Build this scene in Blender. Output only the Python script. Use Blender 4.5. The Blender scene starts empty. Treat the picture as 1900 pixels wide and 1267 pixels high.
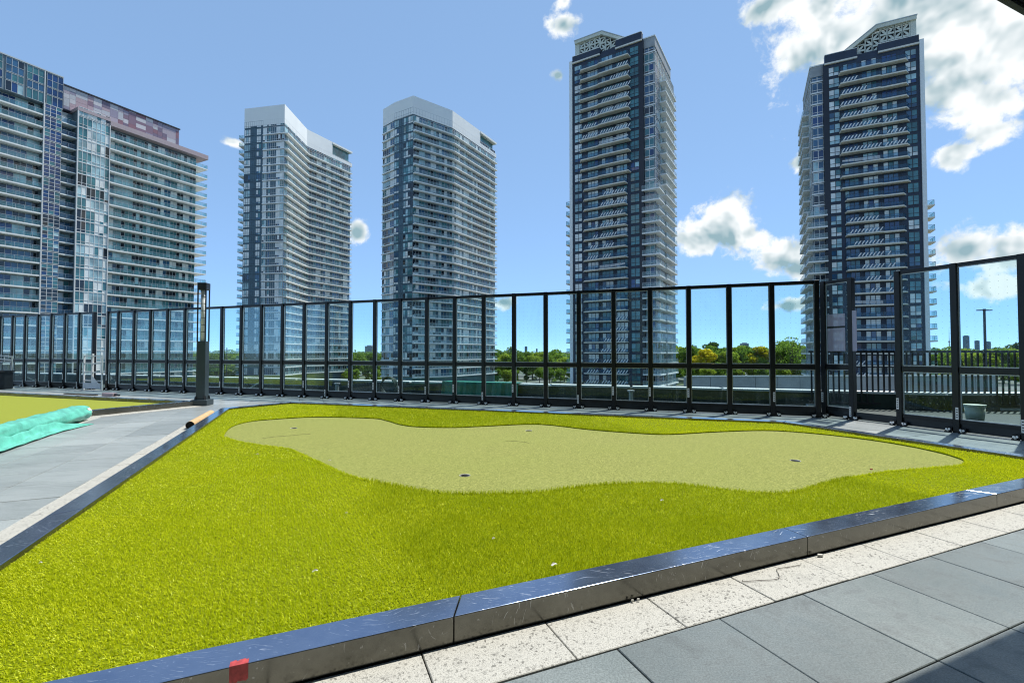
import bpy, bmesh, math, random
import numpy as np
from mathutils import Vector, Matrix

R = math.radians
random.seed(11)
rng = np.random.default_rng(11)
scene = bpy.context.scene
C = scene.collection

# ------------------------------------------------------------------ camera
EYE = 1.32
cam_d = bpy.data.cameras.new("camera")
cam_d.sensor_fit = 'HORIZONTAL'; cam_d.sensor_width = 36.0
cam_d.lens = 878.0 / 1900.0 * 36.0
cam_d.clip_start = 0.05; cam_d.clip_end = 40000
cam = bpy.data.objects.new("camera", cam_d); C.objects.link(cam)
cam.location = (0, 0, EYE)
cam.rotation_euler = (R(90) + math.atan(21.5 / 878.0), 0, 0)
scene.camera = cam

# ------------------------------------------------------------------ sky, sun, exposure
SUN_AZ, SUN_EL = 50.0, 62.0          # degrees right of +Y, above the horizon
world = bpy.data.worlds.new("World"); scene.world = world; world.use_nodes = True
wn, wl = world.node_tree.nodes, world.node_tree.links
wn.clear()

def nmath(nodes, links, op, a, b=None, c=None, clamp=False):
    n = nodes.new('ShaderNodeMath'); n.operation = op; n.use_clamp = clamp
    for i, v in enumerate((a, b, c)):
        if v is None: continue
        if isinstance(v, (int, float)): n.inputs[i].default_value = v
        else: links.new(v, n.inputs[i])
    return n.outputs[0]
def wm(op, a, b=None, c=None, clamp=False): return nmath(wn, wl, op, a, b, c, clamp)

sky = wn.new('ShaderNodeTexSky'); sky.sky_type = 'NISHITA'; sky.sun_disc = False
sky.sun_elevation = R(SUN_EL); sky.sun_rotation = R(SUN_AZ)
sky.altitude = 12000; sky.air_density = 1.0; sky.dust_density = 0.0; sky.ozone_density = 3.0
tc = wn.new('ShaderNodeTexCoord')
sep = wn.new('ShaderNodeSeparateXYZ'); wl.new(tc.outputs['Generated'], sep.inputs[0])
az = wm('MULTIPLY', wm('ARCTAN2', sep.outputs[0], sep.outputs[1]), 180 / math.pi)
el = wm('MULTIPLY', wm('ARCSINE', sep.outputs[2]), 180 / math.pi)
# cumulus by direction: azimuth, elevation, half width, half height (degrees)
CLOUDS = [(41.0, 28.5, 8.5, 6.0), (46.5, 24.5, 6.0, 5.0), (35.0, 29.0, 3.8, 2.5), (38.6, 29.1, 4.9, 3.1), (40.6, 26.4, 5.3, 3.6), (45.2, 25.5, 5.6, 4.4), (46.1, 20.4, 2.6, 2.4),
          (43.4, 22.9, 2.9, 2.8), (32.0, 28.6, 2.3, 1.7), (28.8, 33.1, 2.9, 1.2), (46.0, 18.4, 1.8, 1.3), (24.4, 14.6, 2.9, 2.3),
          (21.8, 12.9, 2.7, 1.6), (26.2, 12.7, 2.3, 1.8), (29.8, 10.0, 2.5, 1.8), (31.7, 8.6, 1.9, 1.1), (43.2, 17.2, 1.4, 1.1),
          (43.9, 8.9, 2.3, 1.7), (46.5, 8.3, 1.8, 1.8), (45.5, 5.7, 2.8, 1.0), (6.3, 35.1, 1.8, 1.1),
          (6.5, 36.9, 1.2, 0.9), (5.6, 30.6, 1.0, 0.7), (-18.1, 13.6, 1.2, 1.2), (-30.8, 21.1, 1.2, 0.5),
          (-1.0, 6.1, 1.6, 0.9), (31.8, 19.0, 0.9, 0.9), (30.7, 5.0, 2.4, 0.7), (33.5, 31.5, 2.2, 1.4), (40.0, 33.5, 9.0, 4.0),
          (52.0, 30.0, 8.0, 6.0), (58.0, 14.0, 6.0, 4.0), (-62.0, 24.0, 6.0, 4.0), (-75.0, 12.0, 7.0, 4.0), (75.0, 26.0, 8.0, 6.0),
          (95.0, 15.0, 9.0, 4.0), (120.0, 32.0, 10.0, 6.0), (150.0, 18.0, 9.0, 5.0), (-110.0, 30.0, 9.0, 6.0), (-140.0, 16.0, 9.0, 5.0),
          (178.0, 36.0, 12.0, 7.0), (-95.0, 10.0, 8.0, 3.0)]
field = None
for a0, e0, ra, re in CLOUDS:
    da = wm('MULTIPLY', wm('SUBTRACT', az, a0), 1 / (ra * 1.4))
    de = wm('MULTIPLY', wm('SUBTRACT', el, e0), 1 / (re * 1.4))
    d2 = wm('ADD', wm('MULTIPLY', da, da), wm('MULTIPLY', de, de))
    f = wm('SUBTRACT', 1.0, wm('SQRT', d2))
    field = f if field is None else wm('SMOOTH_MAX', field, f, 0.3)
field = wm('MAXIMUM', field, -1.2)
def wnoise(scale, detail, rough, dist=0.0, shift=None):
    n = wn.new('ShaderNodeTexNoise'); n.inputs['Scale'].default_value = scale; n.inputs['Detail'].default_value = detail
    n.inputs['Roughness'].default_value = rough; n.inputs['Distortion'].default_value = dist
    vec = tc.outputs['Generated']
    if shift:
        va = wn.new('ShaderNodeVectorMath'); va.operation = 'ADD'; wl.new(vec, va.inputs[0]); va.inputs[1].default_value = shift; vec = va.outputs[0]
    wl.new(vec, n.inputs['Vector']); return n.outputs['Fac']
def wrange(v, lo, hi):
    m = wn.new('ShaderNodeMapRange'); m.interpolation_type = 'SMOOTHSTEP'
    m.inputs['From Min'].default_value = lo; m.inputs['From Max'].default_value = hi; wl.new(v, m.inputs['Value']); return m.outputs[0]
n1 = wnoise(15, 9, 0.60, 0.35)
n2 = wnoise(48, 7, 0.62, 0.3)
dens = wm('ADD', wm('MULTIPLY', field, 1.25), wm('MULTIPLY', wm('SUBTRACT', n1, 0.5), 2.0))
dens = wm('ADD', dens, wm('MULTIPLY', wm('SUBTRACT', n2, 0.5), 1.3))
mask = wm('MULTIPLY', wrange(dens, 0.10, 0.68), 0.97)
# self shading: cloud towards the sun (up and to the right) darkens what lies below it
lo_ = wnoise(15, 3, 0.5, 0.2)
up = wnoise(15, 3, 0.5, 0.2, (0.014, 0.0, 0.022))
relief = wm('MULTIPLY', wm('SUBTRACT', up, lo_), 4.5)
n3 = wnoise(6, 3, 0.5, 0.2)
thick = wm('MULTIPLY', wrange(wm('ADD', wm('MULTIPLY', field, 1.25), wm('MULTIPLY', wm('SUBTRACT', lo_, 0.5), 2.0)), 0.30, 1.2), wm('ADD', wm('MULTIPLY', n3, 2.4), -0.32))
shade = wm('ADD', wm('MULTIPLY', thick, 0.85), relief, clamp=True)
ccol = wn.new('ShaderNodeMixRGB'); ccol.inputs[1].default_value = (0.97, 1.0, 1.0, 1); ccol.inputs[2].default_value = (0.30, 0.45, 0.50, 1)
wl.new(shade, ccol.inputs[0])
skyb = wn.new('ShaderNodeBackground'); skyb.inputs[1].default_value = 0.15
skyg = wn.new('ShaderNodeGamma'); skyg.inputs[1].default_value = 0.36
skyc = wn.new('ShaderNodeHueSaturation'); skyc.inputs['Saturation'].default_value = 1.62; skyc.inputs['Value'].default_value = 3.2; skyc.inputs['Hue'].default_value = 0.5
wl.new(sky.outputs[0], skyg.inputs[0]); wl.new(skyg.outputs[0], skyc.inputs['Color']); wl.new(skyc.outputs[0], skyb.inputs[0])
clb = wn.new('ShaderNodeBackground'); clb.inputs[1].default_value = 0.70
wl.new(ccol.outputs[0], clb.inputs[0])
wmix = wn.new('ShaderNodeMixShader'); wl.new(mask, wmix.inputs[0]); wl.new(skyb.outputs[0], wmix.inputs[1]); wl.new(clb.outputs[0], wmix.inputs[2])
wo = wn.new('ShaderNodeOutputWorld'); wl.new(wmix.outputs[0], wo.inputs[0])

sun_d = bpy.data.lights.new("sun", 'SUN'); sun_d.energy = 3.9; sun_d.angle = R(0.53); sun_d.color = (1.0, 0.965, 0.9)
sun = bpy.data.objects.new("sun", sun_d); C.objects.link(sun)
sd = Vector((math.sin(R(SUN_AZ)) * math.cos(R(SUN_EL)), math.cos(R(SUN_AZ)) * math.cos(R(SUN_EL)), math.sin(R(SUN_EL))))
sun.rotation_euler = sd.to_track_quat('Z', 'Y').to_euler()
sun.location = sd * 60

scene.view_settings.view_transform = 'Standard'
scene.view_settings.look = 'None'
scene.view_settings.gamma = 1.0
scene.view_settings.exposure = 0.6
scene.view_settings.use_curve_mapping = False
scene.render.engine = 'CYCLES'
cy = scene.cycles
cy.max_bounces = 8; cy.diffuse_bounces = 3; cy.glossy_bounces = 4; cy.transparent_max_bounces = 16; cy.transmission_bounces = 4
cy.caustics_reflective = False; cy.caustics_refractive = False
cy.sample_clamp_indirect = 6.0
cy.filter_width = 1.1

# ------------------------------------------------------------------ materials
M = {}
class NT:
    def __init__(s, name):
        s.m = bpy.data.materials.new(name); s.m.use_nodes = True
        s.n, s.l = s.m.node_tree.nodes, s.m.node_tree.links
        s.b = s.n['Principled BSDF']; s.out = s.n['Material Output']
        M[name] = s.m
    def set(s, **k):
        for a, v in k.items():
            s.b.inputs[a.replace('_', ' ')].default_value = v
        return s
    def coord(s, which='Object', scale=(1, 1, 1), rot=(0, 0, 0)):
        t = s.n.new('ShaderNodeTexCoord'); mp = s.n.new('ShaderNodeMapping')
        mp.inputs['Scale'].default_value = scale; mp.inputs['Rotation'].default_value = rot
        s.l.new(t.outputs[which], mp.inputs[0]); return mp.outputs[0]
    def world(s, scale=(1, 1, 1), rot=(0, 0, 0)):
        t = s.n.new('ShaderNodeNewGeometry'); mp = s.n.new('ShaderNodeMapping')
        mp.inputs['Scale'].default_value = scale; mp.inputs['Rotation'].default_value = rot
        s.l.new(t.outputs['Position'], mp.inputs[0]); return mp.outputs[0]
    def noise(s, vec, scale, detail=4, rough=0.55, dist=0.0):
        n = s.n.new('ShaderNodeTexNoise'); n.inputs['Scale'].default_value = scale; n.inputs['Detail'].default_value = detail
        n.inputs['Roughness'].default_value = rough; n.inputs['Distortion'].default_value = dist
        if vec is not None: s.l.new(vec, n.inputs['Vector'])
        return n.outputs['Fac']
    def ramp(s, fac, stops):
        n = s.n.new('ShaderNodeValToRGB'); e = n.color_ramp.elements
        while len(e) < len(stops): e.new(0.5)
        for i, (p, c) in enumerate(stops):
            e[i].position = p; e[i].color = (*c, 1) if len(c) == 3 else c
        s.l.new(fac, n.inputs[0]); return n.outputs[0]
    def mix(s, fac, a, b, mode='MIX'):
        n = s.n.new('ShaderNodeMixRGB'); n.blend_type = mode
        for i, v in enumerate((fac, a, b)):
            if isinstance(v, (int, float)): n.inputs[i].default_value = v
            elif isinstance(v, tuple): n.inputs[i].default_value = (*v, 1) if len(v) == 3 else v
            else: s.l.new(v, n.inputs[i])
        return n.outputs[0]
    def math(s, op, a, b=None, c=None, clamp=False): return nmath(s.n, s.l, op, a, b, c, clamp)
    def color(s, c): s.l.new(c, s.b.inputs['Base Color']); return s
    def rough(s, c): s.l.new(c, s.b.inputs['Roughness']); return s
    def bump(s, h, strength=0.3, dist=0.02):
        n = s.n.new('ShaderNodeBump'); n.inputs['Strength'].default_value = strength; n.inputs['Distance'].default_value = dist
        s.l.new(h, n.inputs['Height']); s.l.new(n.outputs[0], s.b.inputs['Normal']); return s
    def rnd(s):
        n = s.n.new('ShaderNodeObjectInfo'); return n.outputs['Random']

def plain(name, col, rough=0.6, metallic=0.0, var=0.12, scale=3.0, spec=0.5, ior=None):
    t = NT(name); v = t.world()
    lo = tuple(c * (1 - var) for c in col); hi = tuple(min(1, c * (1 + var)) for c in col)
    t.color(t.ramp(t.noise(v, scale, 5, 0.6), [(0.3, lo), (0.7, hi)]))
    t.set(Roughness=rough, Metallic=metallic); t.b.inputs['Specular IOR Level'].default_value = spec
    if ior: t.set(IOR=ior)
    return t

def build_materials():
    # --- pavers
    t = NT('paver_grey'); v = t.world()
    big = t.noise(v, 0.9, 4, 0.6); stain = t.noise(v, 5.0, 6, 0.7, 0.6); fine = t.noise(v, 130, 3, 0.7)
    c = t.ramp(big, [(0.3, (0.15, 0.175, 0.172)), (0.7, (0.22, 0.245, 0.238))])
    c = t.mix(t.ramp(stain, [(0.50, (0, 0, 0)), (0.72, (0.75, 0.75, 0.75))]), c, (0.085, 0.097, 0.097))
    c = t.mix(0.34, c, t.ramp(fine, [(0.35, (0.1, 0.1, 0.1)), (0.65, (0.9, 0.9, 0.9))]), 'OVERLAY')
    rr = t.ramp(t.rnd(), [(0, (0.84, 0.85, 0.85)), (1, (1.16, 1.16, 1.15))])
    c = t.mix(1.0, c, rr, 'MULTIPLY')
    t.color(c); t.rough(t.ramp(stain, [(0.3, (0.28, 0.28, 0.28)), (0.8, (0.52, 0.52, 0.52))])); t.bump(fine, 0.22, 0.003)
    t = NT('paver_grey_pale'); v = t.world()  # lighter grey copy with streaky stains
    big = t.noise(v, 0.9, 4, 0.6); stain = t.noise(t.world((1, 3.2, 1), (0, 0, 0.4)), 1.6, 7, 0.72, 0.8); fine = t.noise(v, 130, 3, 0.7)
    c = t.ramp(big, [(0.3, (0.27, 0.295, 0.29)), (0.7, (0.36, 0.385, 0.378))])
    c = t.mix(t.ramp(stain, [(0.50, (0, 0, 0)), (0.72, (0.75, 0.75, 0.75))]), c, (0.19, 0.21, 0.205))
    c = t.mix(0.34, c, t.ramp(fine, [(0.35, (0.1, 0.1, 0.1)), (0.65, (0.9, 0.9, 0.9))]), 'OVERLAY')
    rr = t.ramp(t.rnd(), [(0, (0.84, 0.85, 0.85)), (1, (1.16, 1.16, 1.15))])
    c = t.mix(1.0, c, rr, 'MULTIPLY')
    t.color(c); t.rough(t.ramp(stain, [(0.3, (0.28, 0.28, 0.28)), (0.8, (0.52, 0.52, 0.52))])); t.bump(fine, 0.22, 0.003)
    t = NT('paver_light'); v = t.world()
    vo = t.n.new('ShaderNodeTexVoronoi'); vo.inputs['Scale'].default_value = 95; t.l.new(v, vo.inputs['Vector'])
    big = t.noise(v, 4.5, 5, 0.7, 0.5); fine = t.noise(v, 170, 2, 0.8)
    c = t.ramp(fine, [(0.36, (0.24, 0.235, 0.21)), (0.46, (0.44, 0.43, 0.38)), (0.8, (0.60, 0.585, 0.52))])
    sp = t.ramp(vo.outputs['Color'], [(0.16, (0.16, 0.155, 0.15)), (0.26, (1, 1, 1))])
    c = t.mix(t.ramp(t.noise(v, 3.0, 4, 0.6), [(0.35, (0.25, 0.25, 0.25)), (0.65, (0.9, 0.9, 0.9))]), c, sp, 'MULTIPLY')
    c = t.mix(t.ramp(big, [(0.55, (0, 0, 0)), (0.8, (0.6, 0.6, 0.6))]), c, (0.22, 0.215, 0.195))
    t.color(c); t.set(Roughness=0.75); t.bump(fine, 0.3, 0.004)
    t = plain('joint_sand', (0.035, 0.035, 0.033), 0.95, scale=40)
    # --- dark metal edging: one metal, sky reflection painted into the top colour, darker face
    for nm, lo, hi, rb, sk in (('edging_sky_tint', (0.20, 0.255, 0.36), (0.30, 0.36, 0.46), 0.30, 1.0), ('edging_face', (0.115, 0.112, 0.095), (0.20, 0.195, 0.17), 0.42, 0.35)):
        t = NT(nm); v0 = t.world()
        wob = t.n.new('ShaderNodeVectorMath'); wob.operation = 'MULTIPLY_ADD'
        nz = t.n.new('ShaderNodeTexNoise'); nz.inputs['Scale'].default_value = 2.2; t.l.new(v0, nz.inputs['Vector'])
        t.l.new(nz.outputs['Color'], wob.inputs[0]); wob.inputs[1].default_value = (.35, .35, .1); t.l.new(v0, wob.inputs[2])
        lines = None
        for k, (rot, fr) in enumerate(((0.5, 1.0), (1.3, 1.2), (-0.5, 1.1), (2.2, 0.9), (0.05, 1.3))):
            mp = t.n.new('ShaderNodeMapping'); mp.inputs['Rotation'].default_value = (0, 0, rot); mp.inputs['Scale'].default_value = (9 * fr, 210 * fr, 9); t.l.new(wob.outputs[0], mp.inputs[0])
            q = t.ramp(t.noise(mp.outputs[0], 1.0, 2, 0.5), [(0.715 - .005 * k, (0, 0, 0)), (0.745, (1, 1, 1))])
            lines = q if lines is None else t.math('MAXIMUM', lines, q)
        patch = t.ramp(t.noise(v0, 2.6, 5, 0.65), [(0.40, (0, 0, 0)), (0.60, (1, 1, 1))])
        sc_ = t.math('MULTIPLY', t.math('MULTIPLY', lines, patch), sk)
        dust = t.noise(v0, 2.4, 8, 0.72)
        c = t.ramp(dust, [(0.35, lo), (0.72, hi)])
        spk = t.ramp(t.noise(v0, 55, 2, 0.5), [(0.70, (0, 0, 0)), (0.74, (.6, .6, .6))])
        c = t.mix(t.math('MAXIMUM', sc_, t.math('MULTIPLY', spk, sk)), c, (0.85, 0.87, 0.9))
        t.color(c); t.set(Metallic=0.85)
        t.rough(t.math('ADD', t.math('MULTIPLY', dust, rb), t.math('MULTIPLY', sc_, 0.35)))
    # --- turf
    t = NT('turf_blade')
    at = t.n.new('ShaderNodeAttribute'); at.attribute_name = 'tint'
    v = t.world(); big = t.noise(v, 1.2, 3, 0.5)
    c = t.ramp(at.outputs['Fac'], [(0.0, (0.25, 0.30, 0.005)), (0.5, (0.65, 0.70, 0.010)), (1.0, (0.90, 0.92, 0.06))])
    c = t.mix(t.ramp(big, [(0.35, (0, 0, 0)), (0.7, (0.35, 0.35, 0.35))]), c, (0.46, 0.58, 0.008))
    d = t.n.new('ShaderNodeBsdfDiffuse'); tr = t.n.new('ShaderNodeBsdfTranslucent'); gl = t.n.new('ShaderNodeBsdfGlossy')
    gl.inputs['Roughness'].default_value = 0.45; gl.inputs['Color'].default_value = (0.8, 0.85, 0.6, 1)
    t.l.new(c, d.inputs[0]); t.l.new(c, tr.inputs[0])
    m1 = t.n.new('ShaderNodeMixShader'); m1.inputs[0].default_value = 0.36; t.l.new(d.outputs[0], m1.inputs[1]); t.l.new(tr.outputs[0], m1.inputs[2])
    m2 = t.n.new('ShaderNodeMixShader'); m2.inputs[0].default_value = 0.03; t.l.new(m1.outputs[0], m2.inputs[1]); t.l.new(gl.outputs[0], m2.inputs[2])
    t.l.new(m2.outputs[0], t.out.inputs[0])
    t = plain('turf_mat', (0.16, 0.20, 0.005), 0.95, var=0.45, scale=60, spec=0.1)
    t = NT('putting_turf'); v = t.world()
    f1 = t.noise(v, 75, 4, 0.85); f2 = t.noise(v, 28, 3, 0.7); f3 = t.noise(v, 0.7, 4, 0.5)
    c = t.ramp(f1, [(0.33, (0.08, 0.10, 0.018)), (0.5, (0.235, 0.25, 0.06)), (0.68, (0.44, 0.445, 0.15))])
    c = t.mix(0.30, c, t.ramp(f2, [(0.35, (0.25, 0.25, 0.25)), (0.65, (0.78, 0.78, 0.78))]), 'OVERLAY')
    c = t.mix(t.ramp(f3, [(0.4, (0, 0, 0)), (0.7, (0.3, 0.3, 0.3))]), c, (0.24, 0.275, 0.06))
    t.color(c); t.set(Roughness=0.9); t.b.inputs['Specular IOR Level'].default_value = 0.2; t.bump(f1, 0.6, 0.006)
    t = plain('second_turf', (0.26, 0.29, 0.04), 0.95, var=0.25, scale=70, spec=0.1)
    # --- black steel, brackets, bolts, stickers
    t = plain('fence_black', (0.006, 0.008, 0.010), 0.3, 0.0, var=0.3, scale=6, spec=0.35)
    plain('bolt_steel', (0.75, 0.75, 0.75), 0.3, 0.9)
    plain('glass_edge_glint', (0.42, 0.45, 0.46), 0.35, 0.6)
    plain('sticker_white', (0.8, 0.8, 0.78), 0.6)
    plain('sticker_ink', (0.03, 0.03, 0.03), 0.7)
    plain('kick_plate', (0.012, 0.017, 0.02), 0.35, 0.2, var=0.4, scale=4)
    # fence glass: see-through pane, mirror sheen and printed bird dots
    t = NT('fence_glass')
    tcn = t.n.new('ShaderNodeTexCoord'); sp = t.n.new('ShaderNodeSeparateXYZ'); t.l.new(tcn.outputs['Object'], sp.inputs[0])
    def cell(o): return t.math('SUBTRACT', t.math('FRACT', t.math('MULTIPLY', o, 10.0)), 0.5)
    fx, fz = cell(sp.outputs[0]), cell(sp.outputs[2])
    r2 = t.math('ADD', t.math('MULTIPLY', fx, fx), t.math('MULTIPLY', fz, fz))
    dot = t.math('MULTIPLY', t.math('LESS_THAN', r2, 0.0056), 0.18)
    trn = t.n.new('ShaderNodeBsdfTransparent'); trn.inputs[0].default_value = (0.88, 0.965, 0.975, 1)
    gls = t.n.new('ShaderNodeBsdfGlossy'); gls.inputs['Roughness'].default_value = 0.0; gls.inputs[0].default_value = (0.9, 1, 1, 1)
    fr = t.n.new('ShaderNodeFresnel'); fr.inputs[0].default_value = 1.5
    fk = t.math('MULTIPLY', fr.outputs[0], 0.22)
    a = t.n.new('ShaderNodeMixShader'); t.l.new(fk, a.inputs[0]); t.l.new(trn.outputs[0], a.inputs[1]); t.l.new(gls.outputs[0], a.inputs[2])
    df = t.n.new('ShaderNodeBsdfDiffuse'); df.inputs[0].default_value = (0.8, 0.85, 0.85, 1)
    gr = t.ramp(t.noise(t.world((1, 1, .35)), 2.3, 7, 0.7, 1.2), [(0.45, (0, 0, 0)), (0.75, (.05, .05, .05))])
    dot = t.math('MAXIMUM', dot, gr)
    b = t.n.new('ShaderNodeMixShader'); t.l.new(dot, b.inputs[0]); t.l.new(a.outputs[0], b.inputs[1]); t.l.new(df.outputs[0], b.inputs[2])
    t.l.new(b.outputs[0], t.out.inputs[0])
    # --- tower materials
    plain('slab_white', (0.84, 0.86, 0.84), 0.7, var=0.06, scale=0.4)
    plain('slab_cream', (0.74, 0.71, 0.62), 0.7, var=0.06, scale=0.4)
    plain('penthouse_white', (0.80, 0.82, 0.80), 0.6, var=0.03, scale=0.2)
    plain('panel_navy', (0.020, 0.033, 0.060), 0.5, var=0.3, scale=0.3)
    plain('panel_black', (0.012, 0.015, 0.024), 0.35, var=0.3, scale=0.3)
    plain('spandrel_blue', (0.055, 0.115, 0.155), 0.4, var=0.25, scale=0.25)
    plain('spandrel_grey', (0.12, 0.17, 0.20), 0.4, var=0.15, scale=0.3)
    plain('frame_white', (0.70, 0.71, 0.70), 0.5, var=0.05)
    plain('frame_grey', (0.46, 0.51, 0.53), 0.5, var=0.08)
    plain('frame_dark', (0.03, 0.035, 0.045), 0.4)
    plain('crown_cream', (0.62, 0.64, 0.55), 0.7, var=0.08, scale=0.4)
    plain('concrete_grey', (0.34, 0.36, 0.37), 0.8, var=0.15, scale=0.5)
    plain('rail_metal', (0.5, 0.52, 0.53), 0.4, 0.5)
    plain('rail_dark', (0.03, 0.03, 0.035), 0.4)
    plain('stripe_white', (0.78, 0.79, 0.78), 0.6)
    def glass(name, col, rough=0.04, ior=1.65, var=0.35):
        t = NT(name); v = t.world(); k = t.noise(v, 0.35, 2, 0.5)
        t.color(t.ramp(k, [(0.35, tuple(c * (1 - var) for c in col)), (0.65, tuple(min(1, c * (1 + var)) for c in col))]))
        t.set(Roughness=rough, IOR=ior)
    glass('glass_dark', (0.012, 0.020, 0.030))
    glass('glass_blue', (0.030, 0.10, 0.19), ior=1.7)
    glass('glass_deep', (0.010, 0.045, 0.15), ior=1.7)
    glass('glass_teal', (0.060, 0.19, 0.215))
    glass('glass_pale', (0.33, 0.50, 0.54), ior=1.6)
    glass('glass_curtain', (0.74, 0.78, 0.76), 0.08, ior=1.6, var=0.15)
    def railglass(name, tint, body, alpha):
        t = NT(name); t.set(Roughness=0.05, IOR=1.7); t.b.inputs['Base Color'].default_value = (*body, 1)
        trn = t.n.new('ShaderNodeBsdfTransparent'); trn.inputs[0].default_value = (*tint, 1)
        mx = t.n.new('ShaderNodeMixShader'); mx.inputs[0].default_value = alpha
        t.l.new(trn.outputs[0], mx.inputs[1]); t.l.new(t.b.outputs[0], mx.inputs[2]); t.l.new(mx.outputs[0], t.out.inputs[0])
    railglass('rail_glass', (0.8, 0.95, 0.95), (0.18, 0.42, 0.48), 0.30)
    railglass('rail_glass_blue', (0.6, 0.8, 0.95), (0.07, 0.16, 0.25), 0.30)
    railglass('rail_glass_pale', (0.9, 0.96, 0.96), (0.42, 0.60, 0.64), 0.26)
    for i, col in enumerate([(0.40, 0.31, 0.34), (0.22, 0.15, 0.20), (0.44, 0.46, 0.49), (0.28, 0.26, 0.34), (0.17, 0.14, 0.20), (0.38, 0.34, 0.39), (0.24, 0.13, 0.16), (0.52, 0.52, 0.54)]):
        plain('mosaic_%d' % i, col, 0.4, var=0.06)
    plain('cornice_pink', (0.42, 0.34, 0.36), 0.6, var=0.1)
    # --- ground and surroundings
    t = NT('city_ground'); v = t.world()
    c = t.ramp(t.noise(v, 0.012, 6, 0.6), [(0.40, (0.075, 0.10, 0.035)), (0.5, (0.16, 0.16, 0.15)), (0.62, (0.06, 0.095, 0.03))])
    t.color(c); t.set(Roughness=0.95)
    plain('roof_membrane', (0.030, 0.050, 0.042), 0.55, var=0.35, scale=0.8)
    plain('coping_white', (0.78, 0.80, 0.79), 0.45, 0.0, var=0.06, scale=1.5)
    plain('asphalt', (0.055, 0.057, 0.06), 0.9, var=0.2)
    plain('bark', (0.10, 0.075, 0.055), 0.9, var=0.3)
    def leaf(name, a, b):
        t = NT(name); v = t.coord('Object'); k = t.noise(v, 0.45, 4, 0.6); r = t.rnd()
        c = t.ramp(k, [(0.32, a), (0.66, b)])
        c = t.mix(1.0, c, t.ramp(r, [(0, (0.75, 0.78, 0.7)), (1, (1.2, 1.15, 1.0))]), 'MULTIPLY')
        d = t.n.new('ShaderNodeBsdfDiffuse'); tr = t.n.new('ShaderNodeBsdfTranslucent'); t.l.new(c, d.inputs[0]); t.l.new(c, tr.inputs[0])
        m1 = t.n.new('ShaderNodeMixShader'); m1.inputs[0].default_value = 0.5; t.l.new(d.outputs[0], m1.inputs[1]); t.l.new(tr.outputs[0], m1.inputs[2])
        t.l.new(m1.outputs[0], t.out.inputs[0])
    leaf('leaf_green', (0.12, 0.20, 0.03), (0.30, 0.43, 0.07))
    leaf('leaf_dark', (0.05, 0.095, 0.028), (0.14, 0.22, 0.055))
    leaf('leaf_yellow', (0.46, 0.38, 0.02), (0.72, 0.62, 0.05))
    leaf('leaf_lime', (0.22, 0.30, 0.03), (0.42, 0.50, 0.075))
    leaf('leaf_far', (0.09, 0.16, 0.045), (0.22, 0.32, 0.09))
    plain('far_glass', (0.10, 0.16, 0.20), 0.3)
    plain('far_concrete', (0.30, 0.32, 0.33), 0.8)
    # --- small things
    t = plain('backing_teal', (0.13, 0.50, 0.385), 0.33, var=0.25, scale=5); t.bump(t.noise(t.world(), 14, 5, 0.6), 0.5, 0.02)
    plain('backing_edge', (0.55, 0.58, 0.5), 0.8)
    plain('cardboard', (0.55, 0.37, 0.19), 0.85, var=0.15, scale=8)
    plain('hole_shade', (0.01, 0.01, 0.01), 0.9)  # near-black colour painted for the shade inside cups and tube
    plain('tape_red', (0.42, 0.05, 0.05), 0.6, var=0.35, scale=40)
    plain('paper_white', (0.58, 0.57, 0.52), 0.8)
    plain('lamp_steel', (0.055, 0.078, 0.088), 0.45, 0.3, var=0.15, scale=2)
    plain('lamp_dark', (0.018, 0.022, 0.026), 0.4)
    plain('diffuser', (0.80, 0.82, 0.80), 0.4)
    plain('white_metal', (0.72, 0.74, 0.75), 0.4, 0.0)
    plain('pail_plastic', (0.45, 0.50, 0.42), 0.5)
    plain('tarp_green', (0.02, 0.22, 0.15), 0.5, var=0.3, scale=3)
    plain('canopy_grey', (0.05, 0.055, 0.06), 0.6)
    plain('wall_render', (0.42, 0.42, 0.40), 0.8)
    t = NT('film'); t.set(Roughness=0.25); t.b.inputs['Base Color'].default_value = (0.46, 0.45, 0.62, 1)
    trn = t.n.new('ShaderNodeBsdfTransparent'); mx = t.n.new('ShaderNodeMixShader'); mx.inputs[0].default_value = 0.8
    t.l.new(trn.outputs[0], mx.inputs[1]); t.l.new(t.b.outputs[0], mx.inputs[2]); t.l.new(mx.outputs[0], t.out.inputs[0])
    plain('twig', (0.08, 0.06, 0.04), 0.9)
build_materials()

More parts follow.
